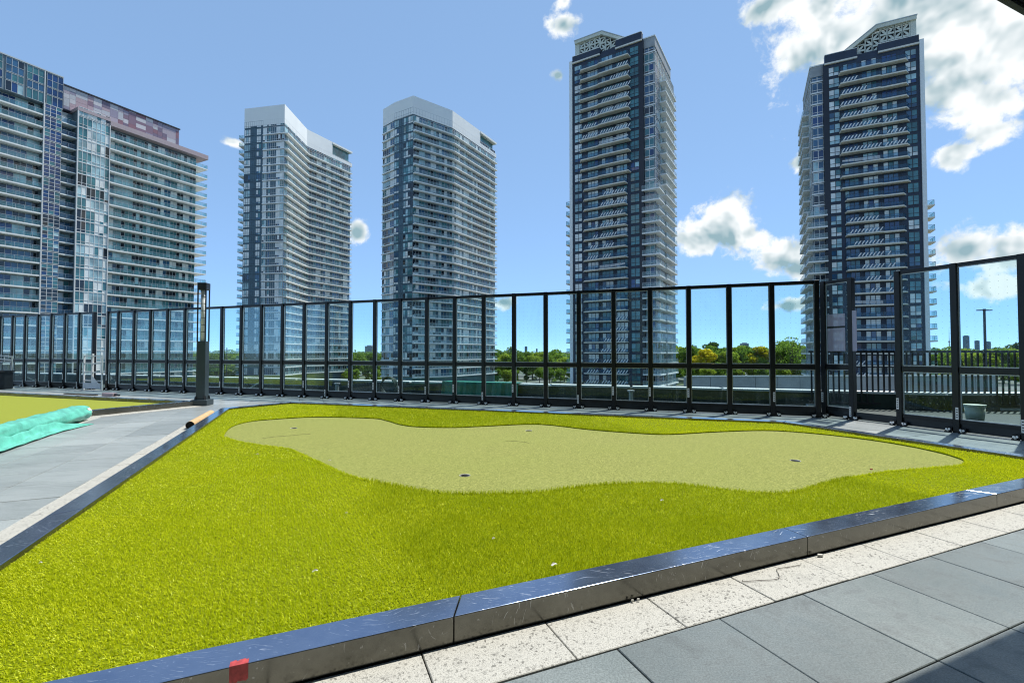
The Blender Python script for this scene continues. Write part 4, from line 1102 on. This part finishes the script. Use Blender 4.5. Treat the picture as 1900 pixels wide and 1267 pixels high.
def tree_kind(mat, h, spread, seed, bare=False):
    random.seed(seed); lobes = []
    for i in range(15):
        a = random.uniform(0, 6.28); r = random.uniform(.1, .75) * spread; z = h * random.uniform(.24, .86)
        lobes.append((math.cos(a) * r, math.sin(a) * r, z, spread * random.uniform(.32, .52) * (1.15 - z / h * .45)))
    lobes.append((0, 0, h * .84, spread * .45))
    crown = leaf_cloud(lobes, 800 if bare else 3000, .30 if bare else .42, mat)
    mb = MB(); mb.tube([(0, 0, 0), (.1, 0, h * .25), (0, .1, h * .5), (0, 0, h * .8)], .3, 'bark', 7, [.42, .32, .22, .06])
    for l in lobes[:7]:
        mb.tube([(0, 0, h * .3), (l[0] * .5, l[1] * .5, l[2] * .75), (l[0], l[1], l[2] + .5)], .1, 'bark', 5, [.18, .12, .03])
        if bare:
            for _ in range(7):
                e = (l[0] + random.uniform(-2, 2), l[1] + random.uniform(-2, 2), l[2] + random.uniform(1, 3.4)); mb.tube([(l[0] * .8, l[1] * .8, l[2] * .9), e], .04, 'bark', 3, [.07, .02], False)
    return mb.mesh('trunk'), crown
KINDS = {'green': tree_kind('leaf_green', 15, 6.0, 1), 'green2': tree_kind('leaf_green', 16, 6.8, 2), 'dark': tree_kind('leaf_dark', 17, 5.4, 3), 'lime': tree_kind('leaf_lime', 14, 6.2, 4),
         'yellow': tree_kind('leaf_yellow', 13.5, 5.0, 5), 'bare': tree_kind('leaf_green', 17, 6.2, 6, True)}
WORDS = {'green': 'mid green leafy tree', 'green2': 'broad green leafy tree', 'dark': 'dark green dense tree', 'lime': 'light lime green tree', 'yellow': 'golden yellow leaved tree', 'bare': 'thinly leaved tree with bare twigs'}
ORD = ['first', 'second', 'third', 'fourth', 'fifth', 'sixth', 'seventh', 'eighth', 'ninth', 'tenth', 'eleventh', 'twelfth', 'thirteenth', 'fourteenth', 'fifteenth', 'sixteenth', 'seventeenth', 'eighteenth', 'nineteenth', 'twentieth', 'last']
def tree(kind, px, D, scale, where):
    X = (px - 950) / 878 * D; t = thing('tree', WORDS[kind] + ' ' + where, 'tree', (X, D, GROUND_Z), random.uniform(0, 6.28), 'trees beyond the terrace')
    t.scale = (scale * random.uniform(.92, 1.1), scale * random.uniform(.92, 1.1), scale)
    tr, cr = KINDS[kind]; put('trunk', tr, t); put('crown', cr, t); return t
random.seed(77)
GAPS = [(372, 448, 'between the left and second towers', 0.98), (640, 712, 'between second and middle towers', 0.95), (912, 1062, 'left of the tall navy tower', 1.02), (1246, 1520, 'between the two navy towers', 1.24), (1730, 1915, 'right of the last tower', 1.12)]
for x0, x1, where, hs in GAPS:
    for row, (D0, st) in enumerate(((205, 20), (232, 26), (268, 30), (305, 34))):
        px = x0 + random.uniform(0, 12); cnt = 0
        while px < x1:
            k = random.choices(['green', 'green2', 'dark', 'lime', 'bare'], [4, 3, 1, 4, .5 if row == 1 else .1])[0]
            tree(k, px, D0 + random.uniform(-12, 14), hs * random.uniform(.8, 1.0) * (.52, 1.0, 1.08, 1.16)[row], '%s in %s row %s' % (ORD[cnt], ('front', 'second', 'third', 'back')[row], where)); cnt += 1; px += st * random.uniform(.75, 1.2)
tree('yellow', 1311, 218, 1.18, 'at left, between the two navy towers')
tree('yellow', 1412, 226, 1.28, 'at right, between the two navy towers')
tree('yellow', 1020, 250, .78, 'left of the tall navy tower')
tree('lime', 1806, 216, 1.02, 'in front, right of the far right tower')
tree('bare', 1466, 214, 1.3, 'tall, between the two navy towers')

def far_city():
    # woodland that runs on to the horizon, one mass
    lob = []
    for _ in range(2600):
        D = 340 * math.exp(random.random() * 2.2); X = random.uniform(-1.15, 1.15) * D
        r = random.uniform(5, 9) * (1 + D / 4000); lob.append((X, D, GROUND_Z + random.uniform(5, 8) + min(6, D / 500), r))
    n = 90000; P = leaf_cloud(lob, n, 1.6, 'leaf_far', .75)
    o = put('woodland', P); tag(o, 'far green woodland running to the horizon', 'woodland', kind='stuff')
    def slab(px, D, w, ytop, label, mat='far_glass', cols=3, rows=6):
        X = (px - 950) / 878 * D; top = EYE + (655 - ytop) / 878 * D; h = top - GROUND_Z; wd = w / 878 * D
        t = thing('far_building', label, 'building', (X, D, GROUND_Z))
        put('wall', MB().box(-wd / 2, wd / 2, 0, wd, 0, h, mat), t); put('roof_box', MB().box(-wd * .28, wd * .28, wd * .2, wd * .8, h, h + wd * .12, mat), t)
        vis = (655 - ytop + 12) / 878 * D
        for r in range(rows):
            z = h - vis * (r + 1) / (rows + .5)
            put('window_band', MB().box(-wd * .44, wd * .44, -.25, -.02, z, z + vis / rows * .5, 'glass_dark'), t)
    slab(684, 820, 14, 642, 'grey slab block standing far off between the second and middle towers', 'far_concrete')
    slab(976, 2600, 5, 643, 'slim far tower on the skyline left of the navy tower')
    slab(996, 2600, 3, 647, 'smaller far tower on the skyline left of the navy tower')
    slab(1796, 4200, 6.5, 623, 'tall rounded far skyscraper on the skyline right of the last tower')
    slab(1815.5, 4200, 5, 632, 'mid height far skyscraper beside the lamp mast')
    slab(1836, 4200, 5.5, 634, 'flat topped far skyscraper just right of the lamp mast')
    slab(1384, 640, 11, 637, 'grey slab block rising over the trees between the navy towers', 'far_concrete')
    D = 5200; X = (1761.5 - 950) / 878 * D; u = D / 878
    t = thing('spire_tower', 'needle shaped communications tower far away on the skyline', 'tower', (X, D, GROUND_Z))
    mb = MB(); mb.tube([(0, 0, 0), (0, 0, 22 * u), (0, 0, 25 * u), (0, 0, 50 * u)], 1, 'far_concrete', 8, [1.0 * u, .7 * u, .45 * u, .1 * u]); put('shaft', mb, t)
    mb = MB(); mb.tube([(0, 0, 22 * u), (0, 0, 23.4 * u), (0, 0, 25 * u)], 1, 'far_concrete', 10, [.8 * u, 1.9 * u, .8 * u]); put('pod', mb, t)
    # low podium of the next building: concrete panels
    t = thing('low_building', 'low grey concrete panel wall below the trees between navy towers', 'building', (23.0, 62.0, GROUND_Z), R(2))
    put('wall', MB().box(0, 42, .2, 1.4, 0, 10.1, 'concrete_grey'), t)
    for k in range(14): put('panel', MB().box(k * 3 + .03, k * 3 + 2.97, 0, .19, .2, 10.2, 'concrete_grey'), t)
    put('coping', MB().box(-.1, 42.1, -.1, .6, 10.21, 10.35, 'frame_grey'), t)
    t = thing('low_building', 'long low flat roofed block behind the left screen fence', 'building', (-78.0, 60.0, GROUND_Z), R(-3))
    put('wall', MB().box(0, 88, 0, 5, 0, 8.9, 'roof_membrane'), t)
    for k in range(22):
        put('window', MB().box(k * 4 + .5, k * 4 + 3.5, -.12, -.01, 6.4, 8.0, 'glass_dark'), t)
    put('coping', MB().box(-.2, 88.2, -.25, 1, 8.91, 9.3, 'coping_white'), t)
    t = thing('low_building', 'pale low roofed block left of the tall navy tower', 'building', (-26.0, 128.0, GROUND_Z), R(2))
    put('wall', MB().box(0, 40, 0, 12, 0, 3.6, 'far_concrete'), t)
    for k in range(10): put('window', MB().box(k * 4 + .6, k * 4 + 3.4, -.12, -.01, 1.2, 2.8, 'glass_dark'), t)
    put('roof', MB().box(-.4, 40.4, -.5, 12.4, 3.61, 4.0, 'coping_white'), t)
    # lamp mast
    D = 62.0; X = (1828 - 950) / 878 * D
    t = thing('lamp_mast', 'tall dark twin arm lamp mast right of the far tower', 'street lamp', (X, D, GROUND_Z))
    top = EYE + (655 - 575) / 878 * D - GROUND_Z
    put('mast', MB().tube([(0, 0, 0), (0, 0, top)], .15, 'rail_dark', 10, [.2, .13]), t)
    put('arm', MB().bar((-.55, 0, top - .02), (.55, 0, top - .02), .1, .12, 'rail_dark'), t)
    for s in (-1, 1): put('lamp_head', MB().prism([(s * .35, -.16), (s * .95, -.14), (s * .95, .14), (s * .35, .16)], top - .10, top + .02, 'rail_dark'), t)
    put('hub', MB().tube([(0, 0, top - .15), (0, 0, top + .14)], .16, 'rail_dark', 10), t)
    D = 140.0; X = (421 - 950) / 878 * D
    t = thing('utility_pole', 'thin wooden utility pole among trees near the light column', 'pole', (X, D, GROUND_Z))
    put('pole', MB().tube([(0, 0, 0), (0, 0, 14.9)], .14, 'bark', 6), t); put('crossarm', MB().bar((-1.2, 0, 14.2), (1.2, 0, 14.2), .12, .14, 'bark'), t)
far_city()

# ------------------------------------------------------------------ loose things on the terrace
def turf_roll():
    t = thing('turf_roll', 'rolled artificial turf with teal backing lying at the left edge', 'turf roll', (*W(-4.12, 10.0), 0), GRID_RZ)
    # local: x = u, y = v
    mb = MB(); n = 28; rings = []
    Y = [-3.2 + 5.05 * i / 46 for i in range(47)] + [1.92]
    for j, y in enumerate(Y):
        pts = []
        for i in range(n):
            a = 2 * math.pi * i / n; r = .150 + .012 * math.sin(3 * a + y * 1.7) + .008 * math.sin(7 * a - y * 3) + .010 * abs(math.sin(2.5 * a + y * 6.3)) ** 3 + .007 * math.sin(11 * a + 5 * math.sin(y * 4))
            if j == len(Y) - 1: r *= .93
            pts.append((math.cos(a) * r * 1.1, y + .02 * math.sin(a * 2), .150 + math.sin(a) * r * .93))
        rings.append(pts)
    for j in range(len(Y) - 1):
        for i in range(n):
            k = (i + 1) % n; mb.poly([rings[j][i], rings[j + 1][i], rings[j + 1][k], rings[j][k]], 'backing_teal')
    me = mb.mesh('roll', True); bm = bmesh.new(); bm.from_mesh(me); bmesh.ops.remove_doubles(bm, verts=bm.verts, dist=1e-5); bm.to_mesh(me); bm.free(); put('roll', me, t)
    # spiral end
    mb = MB(); prev = None
    for i in range(150):
        a = i * .22; r = .146 * (1 - i / 165); p = (math.cos(a) * r * 1.08, math.sin(a) * r * .92)
        if prev:
            mb.poly([(prev[0], 1.80, .150 + prev[1]), (p[0], 1.80, .150 + p[1]), (p[0], 1.935, .150 + p[1]), (prev[0], 1.935, .150 + prev[1])], 'backing_edge')
        prev = p
    put('rolled_end', mb, t)
    # loose flap lying on the pavers in soft folds
    mb = MB(); na, nb = 60, 18
    def sp(i, j):
        a = i / na; b = j / nb; y = -3.2 + a * 4.35
        reach = .25 + .06 * math.sin(a * 4.2 + .6) + .22 * max(0, a - .72) * (1 - max(0, (a - .86) * 6))
        x = .10 + b * (reach) ; z = (.035 + .115 * math.exp(-((b - .36 - .10 * math.sin(a * 5)) / .17) ** 2)) * (1 - b * .75) + .008
        z += (.055 * math.sin(b * 7.5 + a * 3.0) ** 2 * (1 - b * .6) + .05 * math.sin(a * 16 + b * 5) * b * (1 - b) * 2 + .03 * abs(math.sin(a * 27 + b * 9 + 2 * math.sin(b * 6))) * (1 - b * .5)) * (0.4 + 0.6 * math.sin(math.pi * min(1, a * 1.05)))
        if a > .8: k = (a - .8) / .2; z = z * (1 - k) + (.012 + .02 * (1 - b)) * k; x = x * (1 - k) + (.20 + b * .24) * k
        return (x, y, max(.008, z))
    g = [[sp(i, j) for j in range(nb + 1)] for i in range(na + 1)]
    for i in range(na):
        for j in range(nb): mb.poly([g[i][j], g[i][j + 1], g[i + 1][j + 1], g[i + 1][j]], 'backing_teal')
    me = mb.mesh('loose_flap', True); bm = bmesh.new(); bm.from_mesh(me); bmesh.ops.remove_doubles(bm, verts=bm.verts, dist=1e-5); bm.to_mesh(me); bm.free()
    o = put('loose_flap', me, t); md = o.modifiers.new('s', 'SOLIDIFY'); md.thickness = .008
turf_roll()

def cardboard_tube():
    t = thing('cardboard_tube', 'brown cardboard core tube lying against the left edging', 'tube', (0, 0, 0))
    a, b = np.array(W(-1.90, 9.75)), np.array(W(-1.88, 11.5)); r = .068
    mb = MB(); mb.tube([(*a, r + .003), (*((a + b) / 2), r + .003), (*b, r + .003)], r, 'cardboard', 20, cap=False); put('outer_wall', mb.mesh('outer_wall', True), t)
    mb = MB(); d = (b - a) / np.linalg.norm(b - a); p, q = a + d * .004, b - d * .004
    mb.tube([(*p, r + .003), (*q, r + .003)], r - .008, 'hole_shade', 20, cap=False); put('inner_wall', mb, t)
    mb = MB(); e = a + d * .012; mb.tube([(*e, r + .003), (*(e + d * .004), r + .003)], r - .009, 'hole_shade', 20); put('shade_disc', mb, t)  # black disc stands for the shade deep in the bore
cardboard_tube()

# red tape stuck over the front edge of the edging
u0, u1 = -.272, -.208
mb = MB()
for i in range(6):
    a, b = u0 + (u1 - u0) * i / 6, u0 + (u1 - u0) * (i + 1) / 6; j = .004 * math.sin(i * 2.2)
    mb.poly([(*W(a, 2.1085), .1262), (*W(b, 2.1085), .1262), (*W(b, 2.140 + j), .1268), (*W(a, 2.140 + j), .1268)], 'tape_red')
    mb.poly([(*W(a, 2.1082), .062 + j), (*W(b, 2.1082), .064 - j), (*W(b, 2.1082), .1262), (*W(a, 2.1082), .1262)], 'tape_red')
tag(put('tape', mb), 'patch of red tape stuck over the front edging', 'tape')

# litter on turf and pavers
SCR = [((1.23, 3.91), .05, .018, 'white paper scrap lying on the dark turf right of centre'), ((-1.09, 2.65), .05, .015, 'white paper scrap lying on the near turf left of centre'),
       ((.24, 2.73), .06, .022, 'pale dry leaf lying close to the front edging'), ((-.12, 3.11), .03, .012, 'tiny pale scrap on the turf near the front middle'),
       ((-2.71, 2.75), .025, .015, 'tiny white scrap on the turf at the lower left'), ((-2.05, 5.35), .05, .02, 'pale scrap on the turf below the green left end'),
       ((-3.04, 5.68), .05, .02, 'pale scrap on the bright turf by the left edging'), ((-1.25, 3.6), .03, .012, 'small pale scrap on the turf by the pile seam')]
for (x, y), a, b, lb in SCR:
    a, b = a * .6, b * .6
    r = random.uniform(0, 3); mb = MB(); ca, sa = math.cos(r), math.sin(r)
    pts = [(-a / 2, -b / 2, 0), (0, -b / 2 - .002, .008), (a / 2, -b / 2, .003), (a / 2, b / 2, .005), (0, b / 2 + .003, .012), (-a / 2, b / 2, .002)]
    mb.poly([(p[0], p[1], p[2]) for p in pts], 'paper_white'); tag(put('scrap', mb, None, (x, y, .113), r * .2), lb, 'scrap', 'litter on the turf')
def wire():
    p = [W(2.32, 2.03), W(2.42, 1.985), W(2.52, 1.96), W(2.58, 2.0), W(2.63, 2.05), W(2.72, 2.04), W(2.80, 2.03)]
    tag(put('wire', MB().tube([(*q, .006) for q in catmull(p, 4)[:-4]], .0016, 'twig', 5)), 'thin dark wire curled on the cream pavers by the edging', 'wire')
wire()
for i, (uu, vv, lb) in enumerate(((1.62, 2.085, 'white pebble crumbs at the foot of the front edging'), (1.585, 2.088, 'smaller white crumb beside the pebble crumbs'), (3.06, 2.075, 'dry pale leaf at the foot of the front edging'))):
    mb = MB(); c = W(uu, vv); s = .008 if i < 2 else .02
    mb.prism([(c[0] - s, c[1] - s * .4), (c[0] + s * .8, c[1] - s * .5), (c[0] + s, c[1] + s * .3), (c[0] - s * .3, c[1] + s * .5)], .0045, .014, 'paper_white'); tag(put('crumb', mb), lb, 'debris')
# cracks of thread on the green
for pts, lb in (([(-3.65, 6.95), (-3.5, 7.1), (-3.42, 7.12), (-3.25, 7.25), (-3.1, 7.32)], 'dark loose thread lying on the left part of the green'), ([(-.1, 6.75), (.05, 6.72), (.2, 6.64), (.24, 6.55)], 'dark loose thread near the middle of the green')):
    tag(put('thread', MB().tube([(*p, Z_GREEN + .001) for p in pts], .002, 'twig', 4)), lb, 'thread')
tag(put('tag', MB().box(-.014, .014, -.006, .006, 0, .012, 'tape_red'), None, (3.72, 4.93, .113), .4), 'small red marker on the turf at the green right rim', 'marker')

def pail():
    t = thing('pail', 'pale plastic pail standing behind the right glass fence', 'bucket', (9.36, 9.6, -.055))
    mb = MB(); mb.tube([(0, 0, 0.001), (0, 0, .30)], .15, 'pail_plastic', 20, [.135, .165]); put('body', mb.mesh('body', True), t)
    mb = MB(); mb.tube([(0, 0, .301), (0, 0, .335)], .175, 'pail_plastic', 20); put('lid', mb, t)
pail()
def gate():
    o = FP(-20.15); t = thing('gate_frame', 'white metal gate frame leaning in the left fence opening', 'gate', (o[0] - FN[0] * .25, o[1] - FN[1] * .25, 0), FRZ)
    put('stile', MB().box(0, .05, -.02, .02, .005, 1.25, 'white_metal'), t); put('stile', MB().box(.98, 1.03, -.02, .02, .005, 1.25, 'white_metal'), t)
    put('stile', MB().box(.46, .52, -.025, .025, .2, 1.30, 'white_metal'), t)
    for z in (.32, .62, .93, 1.2): put('rail', MB().box(.051, .979, -.012, .012, z, z + .035, 'white_metal'), t)
    put('kick_panel', MB().box(.051, .979, -.03, -.013, .06, .26, 'rail_metal'), t)
    put('gusset', MB().poly([(.52, -.026, .26), (.86, -.026, .26), (.52, -.026, .52)], 'white_metal'), t)
gate()
def rack():
    t = thing('folding_rack', 'white tubular folding rack standing at the far left edge', 'rack', (-19.0, 18.0, 0), FRZ)
    mb = MB()
    for z, dz in ((1.20, .12), (1.06, .12), (.98, .05)): mb.tube([(-3.2, 0, z + dz), (-1.6, .02, z + dz * .6), (0, 0, z - dz * .2)], .018, 'white_metal', 6)
    put('top_tube', mb, t)
    put('leg', MB().tube([(.0, 0, 1.2), (-.06, 0, .6), (-.16, 0, .03)], .03, 'white_metal', 8), t)
    put('foot', MB().box(-.5, .25, -.12, .12, .003, .035, 'white_metal'), t)
    put('brace', MB().tube([(-.2, 0, .05), (-1.5, .1, .45), (-3.0, .1, .30)], .014, 'white_metal', 6), t)
    for k in range(4): put('tie_bar', MB().tube([(-.5 - k * .7, 0, .98 + .04 * k), (-.5 - k * .7, 0, 1.22 + .04 * k)], .012, 'white_metal', 6), t)
    t = thing('storage_box', 'black storage box cut by the left picture edge', 'box', (-18.7, 16.9, 0), FRZ)
    bevel(put('body', MB().box(-1.2, 0, 0, .7, .003, .62, 'lamp_dark'), t), .02); put('lid', MB().box(-1.23, .03, -.03, .73, .621, .68, 'lamp_dark'), t)
    t = thing('tool', 'pinkish power tool lying on the pavers behind the small bed', 'tool', (-12.35, 14.55, 0), FRZ)
    put('body', MB().box(-.25, .25, -.06, .06, .005, .10, 'mosaic_0'), t); put('handle', MB().tube([(.2, 0, .06), (.42, .02, .04)], .03, 'lamp_dark', 8), t)
    tag(put('plank', MB().box(-1.6, 0, -.03, .03, .005, .03, 'twig'), None, (-12.9, 14.75, 0), FRZ), 'thin dark batten lying behind the small turf bed', 'batten')
rack()
def tarp():
    # green tarpaulin hung over the roof parapet
    a = FP(-7.3); p = np.array(a) + FN * 2.72; t = thing('tarp', 'green tarpaulin draped over the parapet behind the glass fence', 'tarp', (p[0], p[1], 0), FRZ)
    mb = MB(); n = 24
    for i in range(n):
        for (z0, z1, y0, y1) in ((-.04, .2, -.10, -.05), (.2, .39, -.05, -.02), (.39, .385, -.02, .5)):
            f = lambda k: .03 * math.sin(k * 1.3) + .02 * math.sin(k * 2.9)
            x0, x1 = i * .11, (i + 1) * .11
            mb.poly([(x0, y0 + f(i), z0), (x1, y0 + f(i + 1), z0), (x1, y1 + f(i + 1) * .5, z1), (x0, y1 + f(i) * .5, z1)], 'tarp_green')
    put('sheet', mb.mesh('sheet', True), t)
tarp()
def roof_clutter():
    p = np.array(FP(-8.55)) + FN * 1.5; t = thing('hose_coil', 'coiled dark hose on the roof behind the glass fence', 'hose', (p[0], p[1], -.05), FRZ)
    mb = MB()
    for k in range(4):
        mb.tube([(.30 * math.cos(a * math.pi / 10) * (1 - .05 * k), .05 * math.sin(a * .9 + k), .33 + .30 * math.sin(a * math.pi / 10) * (1 - .05 * k)) for a in range(21)], .022, 'roof_membrane', 6, cap=False)
    put('coil', mb.mesh('coil', True), t); put('tail', MB().tube([(.3, 0, .05), (.55, -.1, .03), (.8, .05, .03), (1.0, .0, .10)], .022, 'rail_metal', 6), t)
    p = np.array(FP(-13.5)) + FN * .8
    tag(put('rod', MB().tube([(-.35, 0, .0), (.42, .1, .42)], .02, 'white_metal', 6), None, (p[0], p[1], -.03), FRZ), 'white rod propped up behind the fence near the light column', 'rod')
    for k, (sx, lb) in enumerate(((-1.2, 'grey roof drain pipe behind the long fence, right one'), (-11.0, 'grey roof vent pipe behind the long fence, left one'))):
        p = np.array(FP(sx)) + FN * 2.1; t = thing('vent_pipe', lb, 'pipe', (p[0], p[1], -.05))
        put('stack', MB().tube([(0, 0, 0), (0, 0, .30)], .06, 'rail_metal', 12), t); put('cap', MB().tube([(0, 0, .31), (0, 0, .35)], .10, 'rail_metal', 12), t)
roof_clutter()

# ------------------------------------------------------------------ the building the terrace belongs to: canopy overhead, wall behind, tall facade added to block sky
def own_building():
    t = thing('entrance_canopy', 'dark flat canopy edge overhead at the top right corner', 'canopy', (*W(0, 0), 0), GRID_RZ)
    put('slab', MB().box(-14, 20, -1.19, 1.745, 4.01, 4.27, 'canopy_grey'), t); put('fascia', MB().box(-14, 20, 1.746, 1.785, 3.97, 4.31, 'canopy_grey'), t)
    put('support_wall', MB().box(-14, 20, -1.5, -1.2, 0, 4.25, 'wall_render'), t)
    b = thing('sky_block_facade', 'unseen tall dark facade behind the camera, added to block sky light', 'building', (*W(0, 0), GROUND_Z), GRID_RZ)
    put('wall', MB().box(-40, 42, -16, -1.3, 16.4, 62, 'panel_navy'), b)  # unseen, set close and dark to cut sky fill and deepen shade
    for k in range(15): put('floor_band', MB().box(-40, 42, -1.29, -1.1, 16.4 + k * 3.0, 16.8 + k * 3.0, 'slab_white'), b)
own_building()
